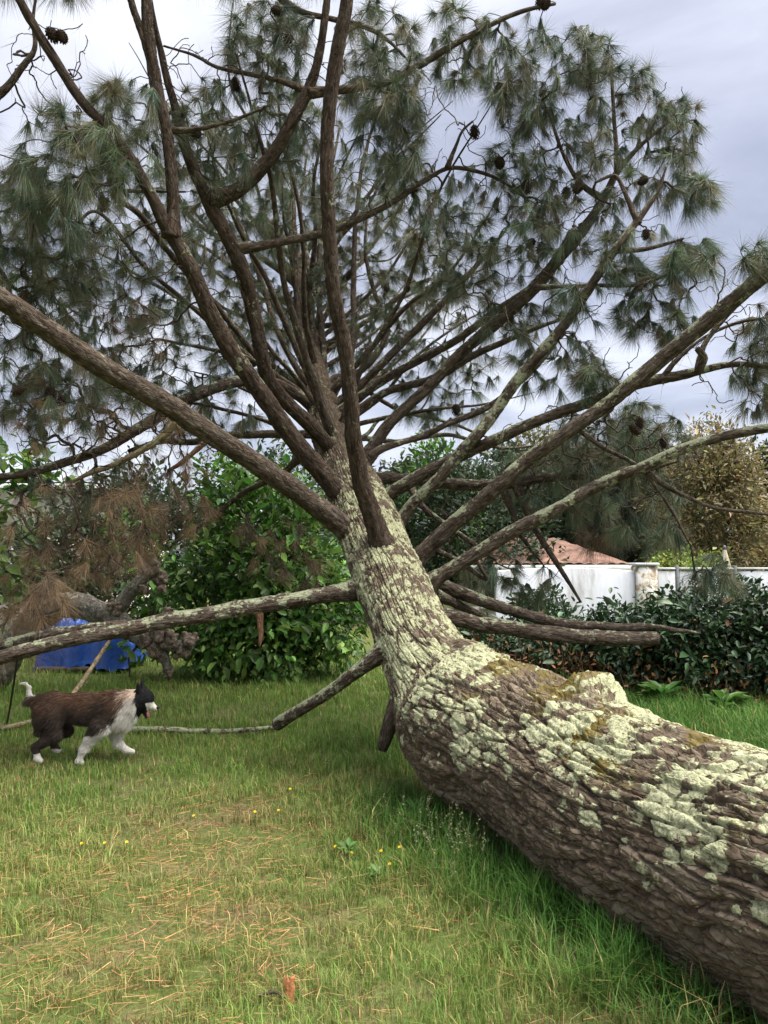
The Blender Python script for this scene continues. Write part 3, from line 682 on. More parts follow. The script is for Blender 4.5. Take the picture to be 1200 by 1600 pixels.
# ------------------------------------------------------------------ the fallen pine
def px_ctrl(rows):
    "rows of (px, py, depth, width in px) to (x, y, z, radius)"
    return np.array([[*P(a, b, d), w_ * .5 * d / FPX] for a, b, d, w_ in rows])
def bark_h(C, th, s, R, cell, warp, seed, R0):
    "bark relief: long plates parted by grooves; 0 on the plate tops, down to -1 in the grooves"
    nc = max(5, int(2 * np.pi * R0 / cell[1])); ct, st = np.cos(th), np.sin(th)
    q = np.stack([np.broadcast_to(ct * R0, s.shape), np.broadcast_to(st * R0, s.shape), s], -1)
    w1 = fbm(q / cell[0] * .55, 3, seed) - .5; w2 = fbm(q / cell[0] * .9, 3, seed + 3) - .5
    u = th / (2 * np.pi) * nc + warp * 4.2 * w1; v = s / cell[0] + warp * 1.5 * w2
    f1, f2, cid = voro(u, v, nc, seed)
    h = np.clip((f2 - f1 - .01) / .15, 0, 1) ** .8
    f1b, f2b, cidb = voro(u * 2.0 + 7.3, v * 1.7 + 2.1, nc * 2, seed + 9)
    h2 = np.clip((f2b - f1b) / .12, 0, 1)
    fine = fbm(q / cell[1] * 1.6, 3, seed + 21) - .5
    return (h - 1) * .9 - (1 - cid) * .45 * h - (1 - cidb) * .16 * h - (1 - h2) * .10 * h + fine * .35, h, cid
BASE = np.array([1.22, 3.35, 0.0])
PINE = empty('fallen_pine_tree', BASE, 'huge fallen pine with a lichen covered trunk and its crown raised on its branches', 'tree')
TRC = np.concatenate([np.array([[2.78, .10, .44, .50], [2.40, 1.0, .43, .49], [1.85, 2.2, .42, .475]]), px_ctrl([
    (1028, 1296, 3.35, 330), (868, 1203, 4.1, 270), (758, 1136, 4.72, 240), (714, 1105, 5.0, 212), (676, 1054, 5.2, 152), (652, 1006, 5.42, 132), (628, 948, 5.75, 122), (592, 865, 6.3, 108),
    (562, 785, 6.95, 90), (526, 700, 7.8, 68), (502, 625, 8.6, 50), (487, 555, 9.3, 36), (472, 470, 10.2, 25), (460, 380, 11.2, 16), (452, 300, 12.2, 9)])])
def trunk():
    K = catmull(TRC, step=.011); s = np.concatenate([[0], np.cumsum(np.linalg.norm(np.diff(K[:, :3], axis=0), axis=1))])
    smax = s[-1]
    # ring spacing: fine in view and near, coarser far up the stem and before the frame
    tgt = []; x = 0.0
    depth_at = lambda x: float(np.interp(x, s, K[:, 1]))
    while x < smax:
        tgt.append(x); d = depth_at(x); x += .04 if d < 1.6 else (.0074 if d < 5.2 else (.0095 if d < 7.2 else .035))
    tgt = np.array(tgt); K = np.stack([np.interp(tgt, s, K[:, k]) for k in range(4)], 1); s = tgt
    C, R = K[:, :3], K[:, 3]; T = nrm(np.gradient(C, axis=0))
    k = 41; T = nrm(np.stack([np.convolve(np.pad(T[:, j], k // 2, 'edge'), np.ones(k) / k, 'valid') for j in range(3)], 1))
    A = nrm(np.array([0, 0, 1.0]) - T * T[:, 2:3]); B = np.cross(T, A)
    # finer columns on the side that faces the lawn and the camera
    nt_ = 300; tt = np.linspace(0, 1, 4001); cam = CAM - C[np.argmin(np.abs(C[:, 1] - 4.2))]
    i0 = np.argmin(np.abs(C[:, 1] - 4.2)); a0 = math.atan2(cam @ B[i0], cam @ A[i0])
    dens = .35 + sstep(-.45, .25, np.cos(tt * 2 * np.pi - a0)); cum = np.concatenate([[0], np.cumsum((dens[1:] + dens[:-1]) / 2)]); cum /= cum[-1]
    th = np.interp(np.arange(nt_) / nt_, cum, tt) * 2 * np.pi
    TH, S = np.meshgrid(th, s); RR = np.broadcast_to(R[:, None], S.shape)
    dirv = np.cos(TH)[..., None] * A[:, None] + np.sin(TH)[..., None] * B[:, None]
    base = C[:, None] + RR[..., None] * dirv
    # swellings: lip of the torn collar, knob of a lost limb, sagging belly
    lump = np.zeros(S.shape); 
    for c, w_, a in ((P(700, 1200, 4.55), .30, .06), (P(985, 1100, 3.8), .25, .03), (P(548, 925, 5.9), .12, .03)):
        d2 = ((base - c) ** 2).sum(-1); lump += a * np.exp(-d2 / w_ ** 2)
    for c, w_, a in ((P(738, 1010, 4.95), .12, .055), (P(926, 1092, 4.03), .150, .125)):
        d2 = ((base - c) ** 2).sum(-1); lump += a * np.exp(-(d2 / w_ ** 2) ** 2.2) * (1 + .5 * (fbm(base * 14, 2, 4) - .5))
    lump += (fbm(base * 1.3, 3, 3) - .5) * .10 * np.minimum(1, RR / .4) + (fbm(base * 4.0, 3, 13) - .5) * .035 * np.minimum(1, RR / .4)
    kn = P(928, 1068, 4.0); d2 = ((base - kn) ** 2).sum(-1); lump -= .02 * np.exp(-d2 / .055 ** 2)
    h, pl, cid = bark_h(C, TH, S, RR, (.34, .052), .5, 11, .46)
    amp = .052 * np.clip(RR / .46, .18, 1.0) ** 1.2
    top = base + (lump)[..., None] * dirv
    V = top + (amp * h)[..., None] * dirv
    nz = dirv[..., 2]
    px, py, dd = proj(top.reshape(-1, 3)); px = px.reshape(S.shape); py = py.reshape(S.shape)
    big = fbm(top * 3.2, 4, 51); mid = fbm(top * 9, 3, 57)
    upper = sstep(4.75, 5.35, C[:, 1])[:, None]                     # the slender part above the collar
    sm = fbm(top * 22, 2, 58); li = -.13 + .34 * sstep(-.55, .05, nz) + .27 * sstep(.1, .6, nz) + .9 * (big - .5) + .8 * (mid - .5) + .9 * (sm - .5)
    li = li * (1 - upper) + upper * (.03 + .48 * sstep(-.55, .25, nz + .35 * dirv @ np.array([0, -1.0, 0])) + .9 * (mid - .5))
    hole = lambda c, w_: np.exp(-((top - c) ** 2).sum(-1) / w_ ** 2)
    li -= .95 * hole(P(850, 1108, 4.2), .24) + .5 * hole(P(780, 1075, 4.5), .16) + .35 * hole(P(1120, 1230, 3.2), .12)
    li += .40 * hole(P(740, 1140, 4.5), .22) + .35 * hole(P(1010, 1200, 3.5), .28) + .35 * hole(P(1000, 1120, 3.8), .2)
    far = sstep(6.2, 8.5, C[:, 1])[:, None]; li = li - .40 * far
    li = li - .25 * (1 - pl)
    mo = .55 * sstep(.2, .8, nz) * (1 - upper) + 1.6 * (fbm(top * 4.2, 3, 91) - .55)
    Vf = V.reshape(-1, 3); F = gridfaces(len(s), nt_)
    cap = np.concatenate([Vf, [C[0] - T[0] * .05], [C[-1] + T[-1] * .02]]); nn = len(Vf); kk = np.arange(nt_); k2 = (kk + 1) % nt_
    caps = np.concatenate([np.stack([k2, kk, np.full(nt_, nn)], 1), np.stack([nn - nt_ + kk, nn - nt_ + k2, np.full(nt_, nn + 1)], 1)])
    at = lambda a: np.concatenate([a.ravel(), [0, 0]])
    tr = mk('trunk', cap, [F, caps], M['bark'], PINE, True, {'lich': at(li), 'moss': at(mo), 'plate': at(cid), 'bu': at((TH + np.pi) % (2 * np.pi) * .46), 'bs': at(S + 0)})
    # lichen thalli standing proud of the bark
    m, nt = newmat('lichen'); f = noise(nt, 60, 5, .6); f2 = noise(nt, 14, 3, .5)
    f3 = noise(nt, 130, 4, .65); c = ramp(nt, f, [(.34, (.19, .19, .11)), (.47, (.40, .40, .235)), (.66, (.54, .53, .34))]); c = mixc(nt, math_(nt, 'MULTIPLY', f2, .5), c, (.37, .39, .27)); c = mixc(nt, ramp(nt, f3, [(.36, .75), (.50, 0.0)]), c, (.14, .135, .07))
    out(nt, principled(nt, c, .95, .05, bump(nt, f, .9, .012)).outputs[0]); M['lichen'] = m
    g = np.random.default_rng(77); w_ = np.clip(li - .30, 0, 1) * (dd.reshape(S.shape) < 6.6) * (px < 1290) * (C[:, 1] > 1.9)[:, None]
    ds = np.gradient(s)[:, None] * np.gradient(th)[None] * RR; w_ = (w_ ** .7 * ds).ravel(); pick = g.choice(len(w_), 620, p=w_ / w_.sum())
    for q in pick:
        i, j = divmod(int(q), nt_); r = float(np.clip(np.exp(g.normal(math.log(.025), .42)), .011, .060))
        if C[i, 1] > 5.1: r *= .7
        nr_, ns_ = 6, 22; ph = np.arange(ns_) / ns_ * 2 * np.pi; ofs = g.uniform(0, 100)
        edge = .62 + .75 * fbm(np.stack([np.cos(ph) * 1.8 + ofs, np.sin(ph) * 1.8], 1), 3, 5) + .10 * np.sin(ph * int(g.integers(7, 12)) + ofs)
        rr = np.linspace(.06, 1, nr_)[:, None] * r * edge[None]; st_ = g.uniform(.85, 1.5)
        du = rr * np.cos(ph) * st_; dv = rr * np.sin(ph)
        si = np.interp(s[i] + du, s, np.arange(len(s))); tj = np.interp((th[j] + dv / R[i]) % (2 * np.pi), np.concatenate([th, [2 * np.pi]]), np.arange(nt_ + 1))
        i0_ = np.clip(si.astype(int), 0, len(s) - 2); j0 = tj.astype(int) % nt_; fi = (si - i0_)[..., None]; fj = (tj - tj.astype(int))[..., None]
        def samp(G_): return G_[i0_, j0] * (1 - fi) * (1 - fj) + G_[i0_ + 1, j0] * fi * (1 - fj) + G_[i0_, (j0 + 1) % nt_] * (1 - fi) * fj + G_[i0_ + 1, (j0 + 1) % nt_] * fi * fj
        a = samp(top); b = samp(V); n_ = samp(dirv); t_ = np.linspace(0, 1, nr_)[:, None]
        lumps = .6 * vnoise(np.stack([du / .010 + ofs, dv / .010], -1), 8) + .4 * vnoise(np.stack([du / .0045 + ofs, dv / .0045], -1), 9)
        hh = (.0028 - .0048 * t_ ** 2) + .007 * (lumps - .42)
        pts = a * .15 + b * .85 + hh[..., None] * n_
        ctr = pts[0].mean(0)
        Vp = np.concatenate([pts.reshape(-1, 3), [ctr + n_[0, 0] * .002]]); nc_ = nr_ * ns_; kk = np.arange(ns_)
        mk('lichen_patch', Vp, [gridfaces(nr_, ns_), np.stack([kk, (kk + 1) % ns_, np.full(ns_, nc_)], 1)[:, ::-1]], M['lichen'], tr, True)
    return C, R
TRUNK_C, TRUNK_R = trunk()

BR = []      # main limbs: name, rows, lichen level, start of the twig-bearing part (0..1), bark
def br(rows, lich=.25, t0=.35, **k): BR.append((rows, lich, t0, k))
# left side
br([(560, 845, 6.5, 46), (535, 822, 6.42, 48), (470, 772, 6.2, 50), (380, 708, 5.9, 50), (250, 625, 5.5, 50), (120, 550, 5.1, 52), (0, 470, 4.75, 53), (-140, 385, 4.4, 48), (-320, 300, 4.1, 40), (-480, 240, 3.9, 26)], -.22, .35)
br([(558, 800, 6.95, 46), (530, 768, 6.85, 46), (460, 690, 6.6, 44), (400, 600, 6.4, 42), (340, 510, 6.2, 40), (300, 425, 6.0, 37), (262, 358, 5.9, 32), (235, 300, 5.8, 26), (180, 215, 5.7, 24), (120, 150, 5.6, 23), (70, 70, 5.5, 22), (30, 0, 5.4, 20), (-5, -70, 5.35, 16), (-30, -150, 5.3, 10)], .22, .4, dark=True)
br([(268, 372, 5.92, 30), (271, 300, 5.9, 27), (262, 205, 5.85, 29), (243, 120, 5.8, 27), (232, 50, 5.77, 26), (226, -10, 5.75, 25), (215, -110, 5.7, 18), (200, -200, 5.7, 9)], .05, .25, dark=True)
br([(246, 150, 5.82, 18), (228, 75, 5.78, 17), (205, 5, 5.72, 17), (185, -60, 5.7, 13), (160, -140, 5.7, 7)], .02, .4, dark=True)
br([(540, 722, 7.6, 34), (520, 700, 7.5, 34), (470, 652, 7.2, 34), (425, 598, 6.95, 33), (409, 552, 6.8, 34), (395, 482, 6.7, 34), (366, 392, 6.5, 36), (322, 306, 6.4, 30), (290, 232, 6.3, 25), (268, 150, 6.2, 19), (250, 80, 6.15, 15), (235, 0, 6.1, 11), (225, -70, 6.1, 6)], .12, .35, dark=True)
br([(330, 314, 6.42, 30), (380, 291, 6.4, 31), (425, 242, 6.35, 30), (452, 195, 6.3, 28), (478, 146, 6.3, 27), (498, 88, 6.25, 20), (510, 10, 6.2, 17), (515, -80, 6.2, 12)], .05, .3, dark=True)
br([(478, 146, 6.3, 20), (505, 143, 6.35, 18), (560, 137, 6.4, 18), (605, 128, 6.45, 18), (660, 100, 6.5, 16), (705, 72, 6.5, 15), (760, 42, 6.55, 12), (815, 18, 6.6, 10), (868, 6, 6.6, 6)], .04, .25)
br([(480, 142, 6.3, 12), (445, 128, 6.35, 11), (400, 118, 6.4, 11), (340, 105, 6.5, 9), (300, 85, 6.6, 7), (255, 72, 6.6, 5)], .05, .2)
br([(430, -10, 6.6, 12), (470, 18, 6.6, 13), (520, 30, 6.65, 13), (570, 42, 6.7, 12), (605, 62, 6.7, 9), (640, 98, 6.7, 5)], .05, .3)
br([(372, 388, 6.52, 20), (430, 380, 6.6, 19), (500, 366, 6.7, 18), (560, 343, 6.8, 17), (610, 318, 6.9, 14), (655, 288, 6.95, 12), (698, 264, 7.0, 10), (740, 267, 7.0, 9), (785, 284, 7.05, 7), (820, 310, 7.1, 4)], .06, .3)
br([(698, 264, 7.0, 9), (712, 228, 7.0, 7), (722, 205, 7.0, 6), (738, 190, 7.0, 5)], .0, .5)
br([(268, 204, 5.86, 12), (300, 203, 5.84, 10), (340, 195, 5.8, 9), (375, 184, 5.78, 8), (408, 170, 5.75, 5)], .0, 2)
# the tall near limb
br([(606, 880, 6.1, 58), (592, 838, 6.0, 50), (572, 780, 5.88, 44), (556, 715, 5.75, 40), (548, 640, 5.6, 36), (540, 560, 5.5, 34), (526, 470, 5.4, 34), (515, 380, 5.3, 33), (511, 280, 5.2, 32), (512, 200, 5.15, 32), (522, 110, 5.1, 33), (540, 20, 5.05, 30), (548, -80, 5, 24), (552, -180, 5, 12)], .16, .65, dark=True)
# right side
br([(562, 730, 7.4, 32), (578, 705, 7.4, 28), (612, 658, 7.4, 27), (672, 602, 7.4, 26), (720, 552, 7.4, 26), (780, 500, 7.35, 28), (833, 452, 7.3, 29), (875, 402, 7.25, 27), (912, 358, 7.2, 24), (942, 312, 7.15, 18), (965, 268, 7.1, 15), (1000, 228, 7.1, 10), (1040, 195, 7.1, 6)], .22, .35)
br([(965, 268, 7.1, 12), (962, 220, 7.1, 10), (958, 160, 7.1, 9), (955, 110, 7.1, 7), (950, 70, 7.1, 4)], .05, .1)
br([(942, 312, 7.15, 12), (905, 285, 7.1, 11), (880, 240, 7.05, 9), (862, 190, 7.0, 7), (845, 150, 7.0, 4)], .05, .2)
br([(580, 715, 7.2, 15), (598, 700, 7.2, 15), (660, 680, 7.3, 15), (702, 661, 7.3, 15), (760, 637, 7.35, 15), (812, 598, 7.4, 13), (850, 560, 7.4, 10), (880, 520, 7.4, 6)], .22, .4)
br([(600, 850, 6.75, 32), (617, 828, 6.7, 30), (642, 790, 6.65, 29), (680, 754, 6.6, 28), (716, 711, 6.55, 28), (750, 674, 6.5, 27), (775, 642, 6.5, 27), (808, 594, 6.45, 26), (845, 550, 6.4, 25), (884, 505, 6.4, 24), (923, 447, 6.35, 22), (960, 392, 6.3, 20), (998, 342, 6.3, 16), (1027, 300, 6.3, 10), (1040, 262, 6.3, 4)], .55, .5)
br([(998, 350, 6.3, 11), (975, 300, 6.35, 10), (960, 275, 6.4, 9), (930, 285, 6.4, 6)], .2, .3)
br([(960, 392, 6.3, 11), (1005, 390, 6.3, 10), (1045, 380, 6.25, 8), (1068, 372, 6.2, 5)], .2, .2)
br([(835, 450, 6.9, 10), (880, 448, 6.7, 10), (935, 446, 6.5, 10), (1000, 444, 6.35, 9), (1045, 428, 6.3, 8), (1085, 412, 6.3, 5)], .15, .2)
br([(575, 800, 6.95, 32), (600, 778, 6.9, 31), (643, 751, 6.8, 30), (686, 729, 6.7, 30), (735, 706, 6.6, 28), (768, 691, 6.5, 27), (812, 670, 6.4, 27), (862, 650, 6.3, 26), (925, 628, 6.2, 26), (985, 602, 6.1, 27), (1045, 590, 6.05, 24), (1095, 580, 6.0, 20), (1145, 570, 6.0, 14), (1210, 572, 6.0, 11), (1280, 560, 6.0, 6)], .35, .5)
br([(635, 892, 6.25, 40), (655, 870, 6.2, 38), (702, 824, 6.1, 37), (750, 785, 6.0, 36), (792, 747, 5.9, 35), (832, 714, 5.85, 34), (885, 676, 5.75, 33), (942, 638, 5.7, 33), (990, 597, 5.65, 35), (1050, 548, 5.55, 36), (1120, 490, 5.45, 37), (1205, 420, 5.3, 37), (1310, 330, 5.15, 32), (1420, 240, 5.0, 22)], .30, .6)
br([(662, 925, 6.05, 34), (682, 905, 6.0, 33), (732, 873, 5.95, 33), (800, 830, 5.85, 32), (870, 794, 5.75, 30), (922, 764, 5.7, 28), (982, 738, 5.6, 26), (1060, 704, 5.5, 25), (1120, 685, 5.45, 23), (1205, 668, 5.35, 21), (1310, 648, 5.25, 16), (1400, 640, 5.2, 9)], .55, .55)
br([(1012, 738, 5.6, 11), (1045, 762, 5.65, 11), (1075, 778, 5.7, 10), (1120, 795, 5.75, 9), (1205, 805, 5.8, 8), (1290, 822, 5.85, 5)], .10, .3)
br([(905, 672, 6.6, 9), (940, 698, 6.5, 10), (985, 722, 6.3, 10), (1012, 745, 6.2, 9), (1050, 800, 6.2, 7), (1075, 845, 6.2, 4)], .10, .4)
br([(1090, 545, 5.6, 10), (1100, 560, 5.65, 13), (1090, 580, 5.7, 14), (1100, 540, 5.75, 13), (1125, 505, 5.8, 12), (1160, 470, 5.85, 10), (1210, 430, 5.9, 8)], .1, .4)
br([(1035, 590, 6.05, 9), (1060, 560, 6.0, 9), (1100, 528, 6.0, 8), (1150, 505, 6.0, 8), (1210, 495, 6.0, 5)], .05, .3)
br([(565, 755, 7.3, 28), (600, 748, 7.4, 27), (650, 750, 7.4, 26), (715, 757, 7.35, 27), (760, 758, 7.3, 28), (805, 752, 7.2, 26), (870, 745, 7.1, 20), (950, 742, 7.0, 17), (1015, 733, 7.0, 11), (1060, 720, 7.0, 5)], .12, .5)
br([(805, 752, 7.2, 20), (820, 790, 7.15, 17), (838, 828, 7.1, 16), (870, 882, 7.0, 12), (908, 940, 6.95, 6)], .2, .3)
br([(785, 757, 7.25, 16), (798, 795, 7.2, 15), (815, 840, 7.2, 11), (850, 885, 7.2, 4)], .2, .3)
br([(670, 905, 6.35, 26), (700, 918, 6.3, 28), (745, 937, 6.25, 29), (800, 955, 6.2, 28), (860, 970, 6.2, 25), (920, 977, 6.2, 22), (985, 978, 6.3, 18), (1040, 982, 6.5, 13), (1090, 990, 6.8, 6)], .12, .75)
br([(665, 960, 5.95, 34), (705, 968, 5.95, 34), (760, 976, 5.95, 36), (830, 985, 6.0, 36), (900, 994, 6.0, 36), (970, 999, 6.05, 34), (1026, 998, 6.1, 30)], .12, 2, cut=True)
br([(680, 930, 6.2, 18), (720, 950, 6.3, 18), (770, 972, 6.5, 15), (815, 990, 6.7, 10)], .1, 2)
br([(640, 760, 7.2, 14), (660, 790, 7.0, 14), (690, 815, 6.9, 13), (740, 850, 6.8, 12), (775, 875, 6.8, 8)], .2, .5)
br([(660, 850, 6.8, 12), (720, 880, 6.7, 12), (760, 905, 6.6, 10), (735, 860, 6.6, 8)], .2, 2)
# left, low
br([(570, 922, 5.98, 40), (545, 925, 5.95, 38), (480, 934, 5.85, 37), (400, 946, 5.75, 37), (330, 960, 5.65, 38), (250, 974, 5.55, 37), (180, 986, 5.45, 35), (100, 1002, 5.35, 33), (30, 1020, 5.25, 34), (-60, 1045, 5.15, 32), (-200, 1075, 5.05, 20)], .42, .85)
br([(200, 983, 5.5, 30), (150, 982, 5.55, 28), (90, 988, 5.6, 28), (40, 1000, 5.65, 27), (-20, 1016, 5.7, 26), (-120, 1045, 5.8, 15)], .30, .8)
br([(405, 950, 5.75, 16), (407, 975, 5.74, 11), (408, 995, 5.73, 10), (406, 1010, 5.72, 4)], .0, 2, red=True)
br([(610, 1005, 5.35, 34), (585, 1028, 5.35, 33), (550, 1054, 5.4, 31), (515, 1080, 5.5, 29), (470, 1108, 5.65, 28), (434, 1130, 5.8, 30)], .62, 2, cut=True)
br([(650, 1072, 5.05, 52), (624, 1104, 5.05, 46), (608, 1138, 5.08, 36), (598, 1170, 5.1, 22)], .0, 2)
br([(512, 655, 8.4, 26), (470, 620, 8.3, 26), (420, 598, 8.1, 26), (365, 597, 7.8, 27), (300, 620, 7.5, 27), (240, 655, 7.2, 26), (165, 700, 6.9, 23), (100, 724, 6.7, 20), (45, 738, 6.5, 18), (-20, 748, 6.35, 16), (-110, 770, 6.2, 9)], .30, .35)
br([(545, 690, 7.7, 24), (500, 680, 7.8, 22), (430, 678, 7.8, 20), (370, 680, 7.8, 18), (300, 690, 7.7, 16), (255, 690, 7.6, 14), (200, 705, 7.5, 9)], .35, .3)
br([(275, 655, 6.6, 14), (258, 678, 6.6, 15), (225, 702, 6.6, 15), (175, 728, 6.6, 14), (140, 740, 6.6, 12), (112, 753, 6.6, 6)], .10, 2, pale=True)
br([(450, 672, 7.9, 9), (410, 655, 7.9, 9), (360, 642, 7.8, 9), (300, 630, 7.7, 7), (250, 640, 7.6, 4)], .3, .2)
br([(330, 680, 7.5, 12), (305, 705, 7.4, 11), (278, 727, 7.3, 11), (262, 735, 7.3, 6)], .0, 2, red=True)
br([(478, 705, 8.0, 16), (440, 740, 8.1, 15), (380, 770, 8.3, 14), (330, 810, 8.5, 11), (270, 850, 8.7, 7)], .3, .4)
br([(40, 455, 6.1, 12), (22, 500, 6.1, 14), (10, 440, 6.1, 12), (-20, 400, 6.1, 8)], .05, .3)
br([(-30, 170, 5.6, 16), (10, 138, 5.6, 16), (35, 105, 5.6, 15), (55, 75, 5.6, 12), (52, 30, 5.6, 8), (60, -30, 5.6, 5)], .05, .3)
# upper whorl, far up the stem
for k, rows in enumerate([
    [(500, 620, 8.7, 20), (478, 560, 8.9, 15), (466, 490, 9.2, 13), (462, 400, 9.5, 11), (458, 310, 9.8, 9), (450, 220, 10.1, 5)],
    [(492, 615, 8.7, 18), (455, 560, 8.7, 14), (430, 510, 8.8, 13), (405, 430, 8.9, 11), (370, 340, 9.0, 8), (345, 270, 9.1, 5)],
    [(505, 605, 8.8, 20), (506, 550, 9.2, 15), (500, 470, 9.5, 14), (500, 380, 9.8, 12), (515, 280, 10.1, 9), (530, 200, 10.3, 5)],
    [(515, 620, 8.6, 20), (548, 560, 8.7, 15), (552, 460, 8.9, 13), (554, 360, 9.0, 11), (566, 260, 9.1, 9), (585, 190, 9.2, 5)],
    [(520, 640, 8.3, 22), (575, 590, 8.3, 20), (630, 535, 8.4, 18), (690, 475, 8.5, 16), (740, 420, 8.6, 12), (790, 360, 8.7, 6)],
    [(525, 650, 8.2, 22), (590, 600, 8.1, 20), (650, 565, 8.0, 19), (715, 530, 8.0, 18), (775, 485, 8.0, 15), (840, 440, 8.0, 9), (880, 410, 8.0, 5)],
    [(530, 665, 8.0, 22), (600, 615, 8.0, 19), (680, 590, 7.9, 18), (750, 550, 7.9, 16), (820, 520, 7.9, 12), (900, 490, 7.9, 6)],
    [(505, 600, 8.8, 16), (570, 575, 9.0, 15), (605, 515, 9.2, 13), (585, 455, 9.3, 11), (571, 395, 9.4, 9), (574, 330, 9.5, 5)],
    [(498, 630, 8.6, 18), (440, 580, 8.9, 14), (380, 540, 9.2, 12), (300, 480, 9.5, 10), (200, 420, 9.7, 7), (120, 380, 9.8, 4)],
    [(500, 640, 8.5, 16), (450, 600, 8.3, 13), (390, 560, 8.2, 11), (330, 545, 8.1, 9), (250, 530, 8.0, 6)],
    [(490, 580, 9.0, 16), (488, 500, 9.6, 13), (482, 420, 10.2, 11), (470, 330, 10.8, 8), (480, 240, 11.2, 5)],
    [(510, 600, 8.9, 14), (540, 590, 9.2, 12), (620, 640, 9.5, 10), (700, 660, 9.8, 8), (780, 690, 10.0, 5)],
    [(480, 560, 9.4, 14), (520, 470, 10.0, 11), (570, 400, 10.4, 9), (620, 330, 10.8, 6), (650, 280, 11, 4)],
    [(478, 540, 9.5, 14), (420, 470, 9.9, 11), (360, 390, 10.2, 9), (300, 330, 10.4, 7), (250, 290, 10.5, 4)],
    [(530, 680, 7.9, 14), (620, 690, 8.4, 12), (700, 680, 8.9, 10), (790, 700, 9.3, 7), (870, 690, 9.5, 4)],
    [(290, 300, 7.2, 4), (180, 300, 7.0, 12), (215, 335, 7.3, 14), (265, 395, 7.7, 15), (330, 470, 8.1, 15), (420, 580, 8.5, 14)][::-1],
    [(60, 420, 7.2, 3), (100, 392, 7.2, 6), (150, 330, 7.2, 8), (230, 420, 7.5, 10), (300, 480, 7.8, 11), (400, 570, 8.3, 11)][::-1],
]):
    br(rows, .22, .35)

gl_ = np.random.default_rng(15)
for k in range(38):      # thinner limbs of the upper stem
    j = int(np.interp(gl_.uniform(7.6, 11.2), TRUNK_C[:, 1], np.arange(len(TRUNK_C)))); c = TRUNK_C[j]; T_ = nrm(TRUNK_C[min(j + 40, len(TRUNK_C) - 1)] - TRUNK_C[max(j - 40, 0)])
    rd = rdir(1, gl_)[0]; rd = nrm(rd - T_ * (rd @ T_)); rd[2] = abs(rd[2]) * .9 + .1; ln = gl_.uniform(1.6, 3.4); d0 = nrm(rd + T_ * gl_.uniform(.1, .6)); r0 = gl_.uniform(.028, .05)
    p = [c + d0 * ln * q + np.array([0, 0, 1.0]) * (.10 * ln * q * q) + gl_.normal(0, .05, 3) * ln * q for q in (0, .25, .5, .75, 1)]
    br(np.column_stack([p, r0 * np.array([1, .8, .62, .42, .15])]), .22, .3)
M['raw_wood'] = barkmat('torn_wood', (.10, .045, .022), (.20, .095, .05), (.30, .17, .10), scale=1.6)
M['pale_wood'] = barkmat('barkless_wood', (.16, .12, .065), (.30, .23, .13), (.42, .34, .22), scale=1.2)
M['cut_wood'] = plainmat('sawn_wood', (.24, .16, .09), (.36, .26, .16), 40, .9, .1, .4, 60)
NODES, NDIR, NROOT, BOBJ = [], [], [], []
